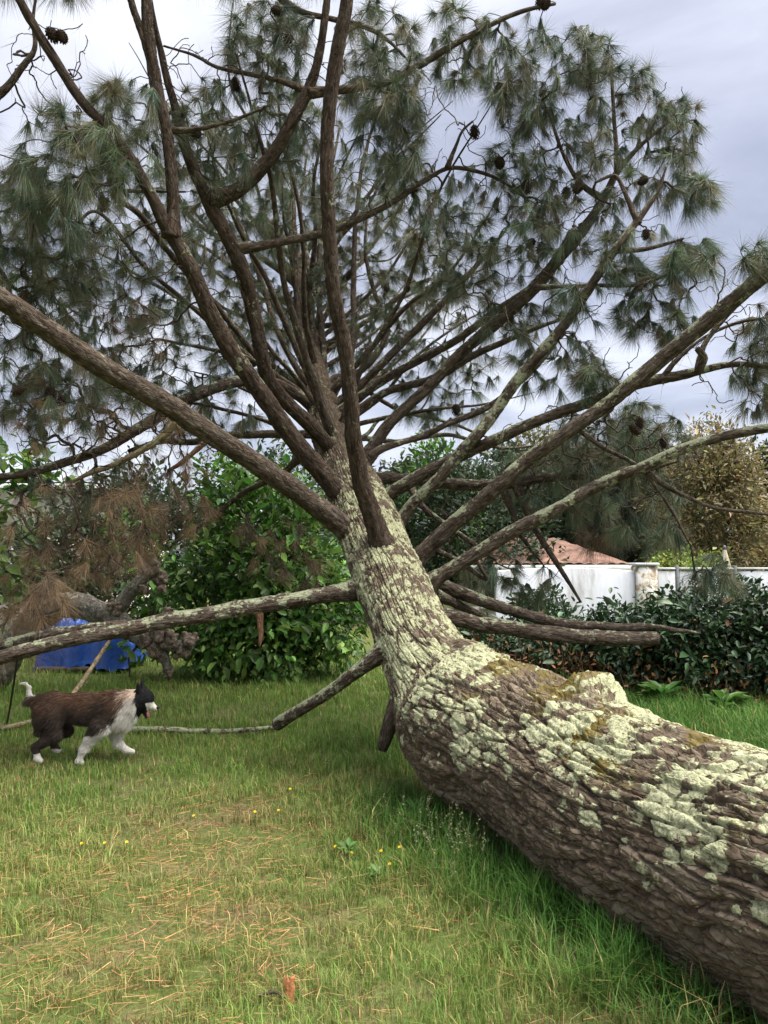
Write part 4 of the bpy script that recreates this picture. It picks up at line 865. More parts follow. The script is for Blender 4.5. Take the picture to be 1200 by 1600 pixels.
def limbs():
    for bi, (rows, lich, t0, kw) in enumerate(BR):
        K = rows if isinstance(rows, np.ndarray) else px_ctrl(rows) * [1, 1, 1, .66]; stp = float(np.clip(K[:, 3].max() * .32, .026, .05)); K = catmull(K, step=stp); tt_ = np.linspace(0, 1, len(K)); K[:, 3] *= 1 + .55 * np.exp(-(tt_ * len(K) * stp / .20) ** 2)
        wob = (fbm(K[:, :3] * 2.5, 2, bi) - .5)[:, None]; C = K[:, :3] + wob * np.array([.03, .03, .04]) * min(1, K[:, 3].max() / .06); R = np.maximum(K[:, 3], .004)
        s = np.concatenate([[0], np.cumsum(np.linalg.norm(np.diff(C, axis=0), axis=1))]); T, A, B = frames(C)
        nt_ = int(np.clip(2 * np.pi * R.max() / .017, 6, 40)); th = np.arange(nt_) / nt_ * 2 * np.pi
        TH, S = np.meshgrid(th, s); dirv = np.cos(TH)[..., None] * A[:, None] + np.sin(TH)[..., None] * B[:, None]
        cs = float(np.clip(R.max() / .11, .35, 1)); h, pl, cid = bark_h(C, TH, S, None, (.13 * cs, .044 * cs), .45, 200 + bi, R.max())
        amp = np.clip(R * .25, .0006, .024)[:, None]
        rr = R[:, None] * (1 + .12 * (fbm(np.stack([C[:, 0] * 5, C[:, 1] * 5, C[:, 2] * 5], 1), 2, 7) - .5))[:, None] if False else R[:, None] * (1 + .16 * (fbm(C * 6, 2, 7) - .5))[:, None]
        V = C[:, None] + (rr + amp * (h + .35))[..., None] * dirv
        nz = dirv[..., 2]; li = -.02 + .66 * lich + .30 * sstep(-.1, .8, nz) + 1.0 * (fbm(V * 6, 3, 41) - .5) - .12 * (1 - pl)
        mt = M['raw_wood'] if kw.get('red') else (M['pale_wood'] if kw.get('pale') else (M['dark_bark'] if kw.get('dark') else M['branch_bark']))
        n = len(s) * nt_; kk = np.arange(nt_); k2 = (kk + 1) % nt_
        Vc = np.concatenate([V.reshape(-1, 3), [C[0]], [C[-1] + T[-1] * (.0 if kw.get('cut') else R[-1] * .5)]])
        caps = np.concatenate([np.stack([k2, kk, np.full(nt_, n)], 1), np.stack([n - nt_ + kk, n - nt_ + k2, np.full(nt_, n + 1)], 1)])
        o = mk('branch', Vc, [gridfaces(len(s), nt_), caps], mt, PINE, True, {'lich': np.concatenate([li.ravel(), [-1, -1]]), 'moss': np.concatenate([np.full(n, -.6), [-1, -1]]), 'plate': np.concatenate([cid.ravel(), [0, 0]]), 'bu': np.concatenate([(TH * R.max()).ravel(), [0, 0]]), 'bs': np.concatenate([S.ravel(), [0, 0]])})
        if kw.get('cut'):
            ring = V[-1]; c = C[-1] + T[-1] * .006; rings = np.concatenate([ring + T[-1] * .003, c + (ring - C[-1]) * .55 + T[-1] * .004, [c]]); F = gridfaces(2, nt_)
            mk('cut_end', rings, [F, np.stack([nt_ + kk, nt_ + k2, np.full(nt_, 2 * nt_)], 1)], M['cut_wood'], o, False)
        BOBJ.append(o)
        if t0 < 1:
            q = np.unique(np.linspace(int(t0 * (len(C) - 1)), len(C) - 1, max(3, int((1 - t0) * s[-1] / .10))).astype(int))
            NODES.append(C[q]); NDIR.append(T[q]); NROOT.append(np.full(len(q), bi))
limbs()
# where the needles hang: centre px, py, half sizes, depth range, number of twig ends, kind (g green, b brown, n bare)
REG = [(60, 500, 90, 110, 5.9, 7.4, 24, 'g'), (110, 620, 110, 60, 6.2, 7.6, 26, 'g'), (60, 560, 80, 110, 5.9, 7.2, 26, 'n'), (170, 740, 120, 60, 6.4, 7.6, 14, 'g'), (150, 420, 160, 190, 7.4, 9.4, 55, 'g'), (330, 330, 120, 160, 8.0, 9.8, 46, 'g'), (560, 430, 160, 160, 9.0, 10.8, 52, 'g'), (760, 885, 55, 36, 6.7, 7.5, 12, 'g'), (835, 905, 35, 25, 6.8, 7.4, 5, 'g'), (110, 270, 95, 110, 5.3, 6.3, 46, 'g'), (200, 200, 70, 80, 5.6, 6.8, 30, 'g'), (330, 200, 80, 90, 6.0, 7.2, 34, 'g'), (420, 55, 70, 60, 6.2, 7.2, 34, 'g'), (445, 180, 60, 90, 6.3, 7.4, 22, 'g'),
       (595, 90, 70, 90, 6.0, 7.2, 40, 'g'), (610, 200, 55, 70, 6.2, 7.2, 34, 'g'), (640, 300, 50, 60, 6.6, 8.0, 14, 'g'), (560, 310, 70, 60, 8.5, 9.8, 26, 'g'), (720, 60, 55, 70, 6.4, 6.9, 16, 'g'), (770, 90, 40, 60, 6.4, 6.9, 12, 'g'),
       (820, 120, 55, 100, 6.5, 7.2, 40, 'g'), (910, 85, 55, 50, 6.8, 7.4, 24, 'g'), (965, 150, 85, 55, 6.8, 7.4, 26, 'g'), (1055, 195, 45, 50, 6.8, 7.4, 22, 'g'), (850, 230, 85, 70, 6.7, 7.4, 28, 'g'), (985, 250, 85, 75, 6.6, 7.4, 24, 'g'), (1095, 305, 30, 35, 6.2, 6.6, 9, 'g'), (1060, 280, 40, 40, 6.3, 6.8, 8, 'g'),
       (780, 320, 95, 75, 6.9, 7.8, 38, 'g'), (700, 390, 70, 75, 7.6, 8.7, 32, 'g'), (900, 345, 90, 55, 6.5, 7.4, 28, 'g'), (1010, 400, 75, 50, 6.1, 6.6, 22, 'g'), (1030, 480, 60, 55, 6.1, 6.6, 16, 'g'), (1090, 400, 40, 30, 6.1, 6.4, 9, 'g'), (950, 470, 70, 50, 6.2, 6.7, 14, 'g'),
       (870, 560, 75, 55, 6.3, 7.2, 22, 'g'), (935, 588, 40, 22, 6.0, 6.3, 8, 'g'), (800, 450, 95, 75, 7.0, 8.2, 36, 'g'), (640, 420, 75, 85, 8.4, 9.8, 30, 'g'), (480, 380, 80, 120, 8.8, 10.4, 44, 'g'), (380, 420, 80, 120, 8.4, 9.8, 44, 'g'),
       (200, 430, 140, 80, 7.0, 8.8, 46, 'g'), (80, 420, 80, 110, 5.9, 7.6, 26, 'g'), (95, 570, 95, 70, 6.0, 7.6, 20, 'g'), (250, 560, 100, 75, 7.2, 8.8, 34, 'g'), (30, 330, 50, 80, 5.5, 6.6, 24, 'g'), (1185, 395, 30, 22, 5.2, 5.5, 7, 'g'), (1110, 410, 30, 14, 5.4, 5.8, 4, 'g'), (1190, 560, 50, 90, 5.6, 6.4, 26, 'g'), (1260, 450, 60, 120, 5.2, 6.2, 20, 'g'),
       (690, 530, 150, 75, 8.2, 9.8, 50, 'g'), (690, 640, 80, 45, 8.4, 9.6, 18, 'g'), (970, 680, 110, 55, 6.6, 8.0, 44, 'g'), (890, 755, 110, 60, 6.8, 8.0, 46, 'g'), (1010, 800, 70, 60, 6.2, 7.4, 22, 'g'), (400, 540, 70, 80, 8.4, 9.4, 34, 'g'), (320, 640, 90, 50, 7.6, 8.6, 20, 'g'), (540, 480, 80, 90, 9.4, 10.6, 30, 'g'), (430, 280, 90, 70, 8.8, 10.4, 30, 'g'), (280, 310, 70, 70, 7.2, 9.0, 22, 'g'), (500, 200, 60, 80, 9.4, 11, 18, 'g'),
       (-90, 300, 80, 200, 4.6, 6.4, 30, 'g'), (100, -60, 120, 50, 5.4, 6.2, 20, 'g'), (420, -70, 180, 50, 5.6, 6.6, 30, 'g'), (1330, 420, 70, 150, 5.0, 5.8, 20, 'g'), (1120, 890, 40, 30, 6.0, 6.6, 6, 'g'),
       (130, 815, 125, 85, 5.9, 7.2, 46, 'b'), (250, 770, 90, 75, 6.8, 7.8, 30, 'b'), (55, 930, 60, 50, 5.6, 6.4, 20, 'b'), (30, 990, 60, 45, 5.7, 6.6, 10, 'b'), (210, 650, 90, 45, 6.5, 7.6, 26, 'b'), (60, 640, 70, 60, 6.0, 7.2, 14, 'b'), (180, 520, 90, 60, 6.8, 7.8, 14, 'b'), (430, 840, 60, 50, 7.8, 8.6, 12, 'b'), (470, 900, 40, 40, 7.6, 8.4, 6, 'b'), (930, 835, 30, 25, 6.8, 7.2, 7, 'b'), (850, 330, 60, 40, 6.8, 7.4, 5, 'b'), (170, 870, 60, 40, 6.4, 7.2, 8, 'b'), (-60, 820, 70, 100, 5.4, 6.6, 20, 'b'), (230, 700, 110, 70, 6.4, 7.4, 26, 'n'), (120, 700, 110, 70, 6.2, 7.2, 26, 'n'),
       (150, 470, 150, 150, 5.8, 8.0, 60, 'n'), (130, 800, 130, 110, 5.9, 7.2, 50, 'n'), (330, 170, 110, 120, 6.0, 7.4, 44, 'n'), (80, 120, 80, 110, 5.4, 6.2, 24, 'n'), (560, 200, 140, 160, 6.2, 8.4, 50, 'n'), (760, 200, 120, 130, 6.6, 7.4, 34, 'n'), (960, 230, 140, 150, 6.4, 7.3, 50, 'n'), (830, 420, 180, 120, 6.4, 8.2, 66, 'n'), (1020, 440, 100, 90, 6.1, 6.7, 26, 'n'), (640, 480, 200, 130, 8.0, 9.8, 70, 'n'), (420, 470, 120, 150, 8.2, 10, 60, 'n'), (280, 620, 130, 80, 7.0, 8.6, 34, 'n'), (960, 720, 130, 90, 6.0, 7.6, 50, 'n'), (760, 800, 110, 80, 6.6, 7.4, 20, 'n'), (1130, 560, 60, 90, 5.7, 6.2, 14, 'n'), (1150, 470, 30, 60, 5.6, 6.2, 8, 'n'), (130, 640, 110, 60, 6.2, 7.4, 24, 'n'), (870, 690, 90, 60, 6.2, 7.2, 20, 'n'), (1000, 560, 60, 60, 5.8, 6.3, 7, 'n')]
CONES = [(740, 203, 7.0), (822, 286, 7.0), (835, 382, 7.2), (847, 388, 7.2), (905, 292, 6.8), (168, 318, 6.6), (74, 52, 5.5), (92, 56, 5.5), (857, 6, 6.6), (845, 2, 6.6), (1012, 286, 6.4), (1010, 366, 6.4), (78, 612, 6.2), (66, 678, 6.5), (38, 612, 6.0), (148, 186, 5.7), (302, 205, 6.0), (424, 22, 6.3), (366, 128, 6.6),
         (1000, 660, 6.2), (985, 672, 6.2), (1035, 690, 6.4), (598, 450, 9.0), (580, 490, 8.8), (640, 455, 8.6), (712, 640, 8.0), (550, 430, 9.0), (410, 240, 7.5), (95, 625, 6.3), (650, 300, 7.0), (885, 300, 7.0), (780, 255, 7.0), (450, 60, 6.5), (350, 555, 7.8)]
def crown():
    g = np.random.default_rng(3); A, K, Dn = [], [], []
    for cx, cy, rx, ry, d0, d1, n, kd in REG:
        n = int(n * (2.7 if cx < 760 else 2.2)) if kd == 'g' else (int(n * 2.0) if kd == 'b' else int(n * 2.4))
        a = g.uniform(0, 6.283, n); r = np.sqrt(g.random(n)); d = g.uniform(d0, d1, n)
        for q in range(n):
            A.append(P(cx + rx * r[q] * math.cos(a[q]), cy + ry * r[q] * math.sin(a[q]), d[q])); K.append(kd)
    nreg = len(A)
    for px, py, d in CONES: A.append(P(px, py - 8, d)); K.append('c')
    A = np.array(A); K = np.array(K)
    X, D, par, rt, rad, paths, tip, n0 = grow(np.concatenate(NODES), np.concatenate(NDIR), np.concatenate(NROOT), A, 3, .10, .025, 6, (0, 0, -.15), .0040, 2.4, .75, .75)
    GREEN = np.array([(.084, .120, .064), (.105, .140, .070), (.072, .112, .072), (.130, .146, .078), (.088, .126, .068), (.145, .136, .076)]); BROWN = np.array([(.20, .132, .076), (.155, .110, .070), (.25, .170, .095)])
    # pine cone, shared by all
    def cone_mesh():
        mb = MB(); nz_, ns = 9, 10; z = np.linspace(0, 1, nz_); pr = np.sin(np.pi * np.clip(z * .9 + .06, 0, 1)) ** .7 * .030
        th = np.arange(ns) / ns * 6.283; V = np.stack([pr[:, None] * np.cos(th), pr[:, None] * np.sin(th), -np.broadcast_to(z[:, None] * .11, (nz_, ns))], -1).reshape(-1, 3); mb.add(V, gridfaces(nz_, ns)[:, ::-1])
        for k in range(64):
            t = (k + .5) / 64; a = k * 2.39996; r = math.sin(math.pi * min(1, t * .9 + .06)) ** .7 * .030; o = np.array([math.cos(a), math.sin(a), 0]); s_ = np.array([-math.sin(a), math.cos(a), 0]); zc = np.array([0, 0, -.11 * t])
            w_ = .009 * (.6 + .4 * math.sin(math.pi * t)); p = o * r + zc
            mb.add([p + s_ * w_ + [0, 0, .004], p - s_ * w_ + [0, 0, .004], p + o * .012 - s_ * w_ * .8 + [0, 0, -.004], p + o * .012 + s_ * w_ * .8 + [0, 0, -.004], p + o * .016 + [0, 0, -.011], p + o * .004 + [0, 0, -.012]],
                   [np.array([[0, 1, 2, 3]]), np.array([[3, 2, 4], [3, 4, 5], [2, 5, 4]])])
        o = mb.build('pine_cone', plainmat('cone_scales', (.022, .014, .010), (.075, .048, .034), 30, .8, .2), None, False); me = o.data; bpy.data.objects.remove(o); return me
    cme = cone_mesh()
    pr = np.array([rt[p[1]] for p in paths]); ptip = np.array([p[-1] for p in paths]); kind_of = {int(t): k for t, k in zip(tip, K)}
    for bi, o in enumerate(BOBJ):
        w_ = np.nonzero(pr == bi)[0]
        if len(w_) == 0: continue
        mb = twig_mesh(X, rad * 1.0, paths, n0, w_, 3, .022); mb.build('twigs', M['twig'], o)['kind'] = 'stuff'
        nb = MB()
        for kd, pal, nn in (('g', GREEN, 165), ('b', BROWN, 120), ('n', BROWN, 2)):
            T_ = np.array([ptip[q] for q in w_ if kind_of[int(ptip[q])] == kd], int)
            if len(T_) == 0: continue
            n = nn * len(T_); k = np.repeat(T_, nn); u = g.random((n, 1)) ** .7; dens = np.repeat(g.uniform(.25, 1.0, len(T_)), nn); keep = g.random(n) < dens
            b0 = g.random(n) < .5; ka = np.where(b0, par[k], k); kb = np.maximum(par[ka], 0); C = X[kb] + (X[ka] - X[kb]) * u; far = np.linalg.norm(X[k] - C, axis=1, keepdims=True); C = X[k] + (C - X[k]) * np.minimum(1, .32 * g.random((n, 1)) ** .5 / np.maximum(far, 1e-3)) + g.normal(0, .006, (n, 3))
            hang = np.repeat(g.uniform(.1, 1.1, len(T_)), nn)[:, None]
            dv = nrm(D[k] * .8 + rdir(n, g) * .80 + np.array([0, 0, -1.0]) * hang)
            base = pal[np.repeat(g.integers(0, len(pal), len(T_)), nn)] * np.repeat(np.exp(g.normal(0, .22, (len(T_), 1))), nn, 0)
            cl = base * np.exp(g.normal(0, .18, (n, 1))); dead = (g.random(n) < (.09 if kd == 'g' else 0)); cl[dead] = jit(BROWN[0], dead.sum(), .2, g)
            ln = np.repeat(g.uniform(.11, .26, len(T_)), nn) * g.uniform(.75, 1.15, n)
            needleset(nb, C[keep], dv[keep], ln[keep], .0033 if kd == 'g' else .0026, cl[keep], .22)
        ob = nb.build('needles', M['needles'], o, False)
        if ob: ob['kind'] = 'stuff'
    for j in range(nreg, len(A)):
        t = int(tip[j]); b = BOBJ[rt[t]]; c = bpy.data.objects.new('pine_cone', cme); col.objects.link(c); c.parent = b
        sc_ = g.uniform(.85, 1.25); c.location = X[t] - BASE; c.scale = (sc_,) * 3
        q = Vector(nrm(D[t] * .6 + np.array([0, 0, -1.0]) + g.normal(0, .25, 3))); c.rotation_euler = (-q).to_track_quat('Z', 'Y').to_euler()
crown()

# ------------------------------------------------------------------ lawn
def trunk_gap(x, y):
    "horizontal distance beyond the trunk's side, and height of its underside, at ground points"
    C = TRUNK_C[::12]; R = TRUNK_R[::12]; k = C[:, 1] < 6.5; C = C[k]; R = R[k]
    d = np.full(len(x), 9.0); u = np.full(len(x), 9.0); side = np.zeros(len(x))
    for c, r in zip(C, R):
        q = np.hypot(x - c[0], y - c[1]) - r; m = q < d; d[m] = q[m]; u[m] = c[2] - r; side[m] = (x - c[0])[m]
    return d, u, side
def lawn():
    g = np.random.default_rng(21)
    bands = [(1.7, 3.0, 9500), (3.0, 4.0, 8500), (4.0, 5.5, 5200), (5.5, 7.5, 3300), (7.5, 10, 1900), (10, 13.0, 900)]
    xs, ys = [], []
    for a, b, rho in bands:
        w0 = .60 * b + .7; n = int(rho * (b - a) * 2 * w0); x = g.uniform(-w0, w0, n); y = g.uniform(a, b, n); k = np.abs(x) < .58 * y + .55; xs.append(x[k]); ys.append(y[k])
    x = np.concatenate(xs); y = np.concatenate(ys); p = np.stack([x, y], 1)
    dry = dryness(x, y); d, u, side = trunk_gap(x, y)
    tuft = fbm(p * 7, 3, 5); big = fbm(p * 1.1, 3, 8)
    keep = g.random(len(x)) < np.clip(1.15 - 1.05 * sstep(.42, .80, dry), .16, 1) * (.30 + 1.25 * sstep(.34, .60, tuft))
    keep &= ~((d < -.12) & (u < .10))
    x, y, dry, d, u, side, tuft, big = (a[keep] for a in (x, y, dry, d, u, side, tuft, big)); n = len(x)
    lush = np.maximum(sstep(.55, .0, d) * (.35 + .65 * sstep(5.4, 4.6, y)), .55 * sstep(7.5, 10.5, y) * (x > 1.2)); lush = np.maximum(lush, sstep(.9, 1.7, x) * sstep(4.5, 6.0, y) * .8)
    h = (.030 + .055 * tuft ** 1.3 + .02 * big) * np.exp(g.normal(0, .32, n)) * (1 - .25 * dry) + lush * g.uniform(.04, .22, n) * (.5 + .8 * tuft)
    h *= 1 + .35 * sstep(6, 9, y)
    wd = g.uniform(.0020, .0042, n) * (1 + .22 * np.maximum(0, y - 3.5)) * (1 + .4 * lush)
    a = g.uniform(0, 6.283, n); lean = np.abs(g.normal(.40, .28, n)) + .5 * dry * g.random(n)
    o = np.stack([np.cos(a), np.sin(a), np.zeros(n)], 1); s = np.stack([-np.sin(a), np.cos(a), np.zeros(n)], 1)
    b = np.stack([x, y, gz(x, y) - .004], 1); up = np.array([0, 0, 1.0])
    m = b + (o * (lean * .32)[:, None] + up) * (h * .55)[:, None]; t = b + (o * (lean * 1.0)[:, None] + up * (1 - .30 * lean)[:, None]) * h[:, None]
    V = np.stack([b - s * wd[:, None] * .5, b + s * wd[:, None] * .5, m + s * wd[:, None] * .42, m - s * wd[:, None] * .42, t], 1).reshape(-1, 3)
    fresh = np.array([.145, .240, .046]); lushc = np.array([.080, .185, .034]); straw = np.array([.40, .30, .13]); olive = np.array([.205, .235, .068])
    q = np.clip(dry * 1.15 + g.normal(0, .16, n), 0, 1)[:, None]
    c = fresh * (1 - q) + olive * q; c = c * (1 - lush[:, None]) + lushc * lush[:, None]
    st = g.random(n) < (.035 + .27 * dry) * (1 - .7 * lush); c[st] = straw * np.exp(g.normal(0, .2, (st.sum(), 1)))
    c *= np.exp(g.normal(0, .20, (n, 1))) * np.exp(g.normal(0, .06, (n, 3))); c *= (.8 + .45 * fbm(np.stack([x, y], 1) * 2.3, 2, 66))[:, None]
    k = np.arange(n) * 5
    ob = mk('lawn_grass', V, [np.stack([k, k + 1, k + 2, k + 3], 1), np.stack([k + 3, k + 2, k + 4], 1)], M['grass'], None, False, {'Col': np.repeat(np.clip(c, 0, .8), 5, 0)})
    tagp(ob, 'short patchy lawn grass, longer and greener beside the fallen trunk', 'grass', None, 'stuff')
    # seed heads on thin stalks beside the trunk
    mb = MB(); n = 420; px = np.concatenate([g.normal(640, 55, n // 2), g.normal(720, 45, n - n // 2)]); py = np.concatenate([g.normal(1170, 35, n // 2), g.normal(1320, 45, n - n // 2)])
    for i in range(n):
        q = G(px[i], py[i]); dd, uu, _ = trunk_gap(q[:1], q[1:2])
        if dd[0] < .03: continue
        h = g.uniform(.16, .34); ln = g.normal(0, .25, 2); tp = q + np.array([ln[0] * h, ln[1] * h, h])
        C = np.stack([q, (q + tp) / 2 + [0, 0, .02], tp]); V, F = tube(C, [.0012, .001, .0008], 3, False); mb.add(V, F, Col=np.array([.19, .21, .085]))
        m_ = 9; c0 = tp - (tp - q) * g.uniform(0, .3, (m_, 1)); leafset(mb, c0, rdir(m_, g) * .8 + [0, 0, .5], rdir(m_, g), .014, .006, jit((.26, .26, .14), m_, .2, g), .2, 0)
    tagp(mb.build('seeding_grass', M['grass'], None, False), 'pale seeding grass stalks beside the underside of the trunk', 'grass', None, 'stuff')
    # fallen needles
    mb = MB(); n = 10000; w_ = []
    x = g.uniform(-3.4, 2.6, n * 6); y = 2.0 + 5.8 * g.random(n * 6) ** 1.35; dr = dryness(x, y); cl = fbm(np.stack([x, y], 1) * 4.0, 2, 99); k = (g.random(n * 6) < sstep(.30, .75, dr * .6 + cl * .5)) & (np.abs(x) < .58 * y + .4)
    x, y = x[k][:n], y[k][:n]; n = len(x); a = g.uniform(0, 6.283, n) + 0; a = np.where(g.random(n) < .5, fbm(np.stack([x, y], 1) * 2.5, 2, 44) * 9, a)
    C = np.stack([x, y, gz(x, y) + g.uniform(.004, .035, n)], 1); dv = np.stack([np.cos(a), np.sin(a), g.normal(0, .12, n)], 1)
    needleset(mb, C, dv, g.uniform(.07, .16, n), .0022 * (1 + .10 * y), jit((.36, .20, .09), n, .28, g), .05)
    for px, py, ang, nn in ((545, 1500, .3, 40), (430, 1560, .2, 50), (310, 1590, 1.1, 30), (90, 1480, .2, 60), (160, 1550, .9, 60), (560, 1590, .5, 60), (260, 1440, .1, 40), (650, 1390, .3, 60), (590, 1400, .2, 60), (380, 1370, -.2, 50), (1000, 1590, .4, 0), (240, 1330, .1, 50), (300, 1250, .2, 60), (520, 1280, .1, 50), (120, 1390, .3, 50), (700, 1500, .5, 30), (820, 1540, .6, 30), (60, 1580, .4, 60)):
        nn = nn // 2; q = G(px, py); C = q + g.normal(0, 1, (nn, 3)) * [.10, .07, 0]; C[:, 2] = gz(C[:, 0], C[:, 1]) + g.uniform(.015, .05, nn); a = ang + g.normal(0, .45, nn)
        needleset(mb, C, np.stack([np.cos(a), np.sin(a), g.normal(0, .1, nn)], 1), g.uniform(.08, .16, nn), .0020, jit((.40, .24, .11), nn, .2, g), .03)
    tagp(mb.build('fallen_needles', M['dry'], None, False), 'orange brown pine needles strewn over the lawn', 'needles', None, 'stuff')
lawn()
def flowers():
    mat = leafmat('yellow_petals', .5, .25, .3, .1); g = np.random.default_rng(8)
    LB = ['left of the two yellow flowers in a row above mid lawn', 'right of the two yellow flowers in a row above mid lawn', 'leftmost yellow flower on the lawn', 'right one of the three leftmost yellow flowers', 'middle one of the three leftmost yellow flowers', 'farthest yellow flower on the lawn, below the sawn branch', 'yellow flower just nearer than the farthest one', 'leftmost yellow flower of the cluster near the trunk', 'second yellow flower from the left in the cluster near the trunk', 'nearest yellow flower on the whole lawn', 'yellow flower just behind the nearest one', 'yellow flower farthest back in the cluster near the trunk', 'yellow flower second closest to the trunk', 'yellow flower closest to the trunk', 'third yellow flower from the left in the cluster near the trunk']
    for (px, py), lb in zip(((307, 1281), (399, 1281), (122, 1326), (194, 1323), (160, 1325), (453, 1243), (436, 1270), (520, 1335), (545, 1340), (612, 1360), (627, 1340), (625, 1297), (680, 1345), (710, 1325), (588, 1338)), LB):
        q = G(px, py + 12); h = g.uniform(.06, .10); tp = q + np.array([g.normal(0, .01), g.normal(0, .01), h])
        t = empty('yellow_flower', q, lb, 'flower', 'yellow flowers dotted over the lawn')
        V, F = tube([q - [0, 0, .01], (q + tp) / 2 + [.004, 0, 0], tp], [.0018, .0015, .0012], 5); mk('stem', V, F, M['grass'], t, True, {'Col': np.tile([.08, .14, .03], (len(V), 1))})
        up = nrm(np.array([g.normal(0, .3), -.5, 1.0])); s = nrm(np.cross(up, [1, 0, 0])); b = np.cross(up, s)
        for k in range(6):
            a = k * 1.0472 + .2; d = s * math.cos(a) + b * math.sin(a); mb = MB(); leafset(mb, tp[None], (d + up * .35)[None], (up - d * .3)[None], .011, .009, np.array([[.75, .55, .02]]), .2, -.1); mb.build('petal', mat, t, False)
        V, F = tube([tp, tp + up * .004], [.005, .003], 8); mk('flower_centre', V, F, mat, t, True, {'Col': np.tile([.55, .34, .02], (len(V), 1))})
    spots = [(645, 1285, .11, 'broad leaved weed rosette near the shadowed side of the trunk'), (590, 1385, .07, 'small weed rosette left of the long grass by the trunk'), (545, 1345, .08, 'weed rosette beside the yellow flowers'), (1035, 1110, .26, 'tall broad leaved weed at the hedge foot, left of the right edge'), (960, 1085, .20, 'leafy weed at the hedge foot just past the knob of the trunk'), (1130, 1120, .24, 'leafy weed at the hedge foot near the right edge')]
    for px, py, sz, lab in spots:
        q = G(px, py); t = empty('weed_plant', q, lab, 'weed', 'broad leaved weeds'); mb = MB(); n = 16 if sz < .15 else 40
        a = g.uniform(0, 6.283, n); el = g.uniform(.25, 1.2, n); d = np.stack([np.cos(a), np.sin(a), el], 1); C = q + d * [sz * .25, sz * .25, 0] * g.random((n, 1)) + [0, 0, 1] * g.uniform(0, sz * .8, (n, 1)); C[:, 2] += .01
        for k in range(n):
            m1 = MB(); leafset(m1, C[k:k + 1], d[k:k + 1], np.array([[0, 0, 1.0]]) - d[k:k + 1] * .3, sz * g.uniform(.6, 1.0), sz * .42, jit((.085, .185, .04), 1, .2, g), .3, .3); mb.v += m1.v and [m1.v[0]]; mb.q.append(m1.q[0] + mb.n); mb.n += len(m1.v[0]); mb.a.setdefault('Col', []).append(m1.a['Col'][0])
        mb.build('leaves', M['leaf'], t, False)['kind'] = 'stuff'
        V, F = tube([q, q + [.005, 0, sz * .4], q + [0, .005, sz * .8]], [.004, .003, .002], 5); mk('stem', V, F, M['twig'], t)
flowers()

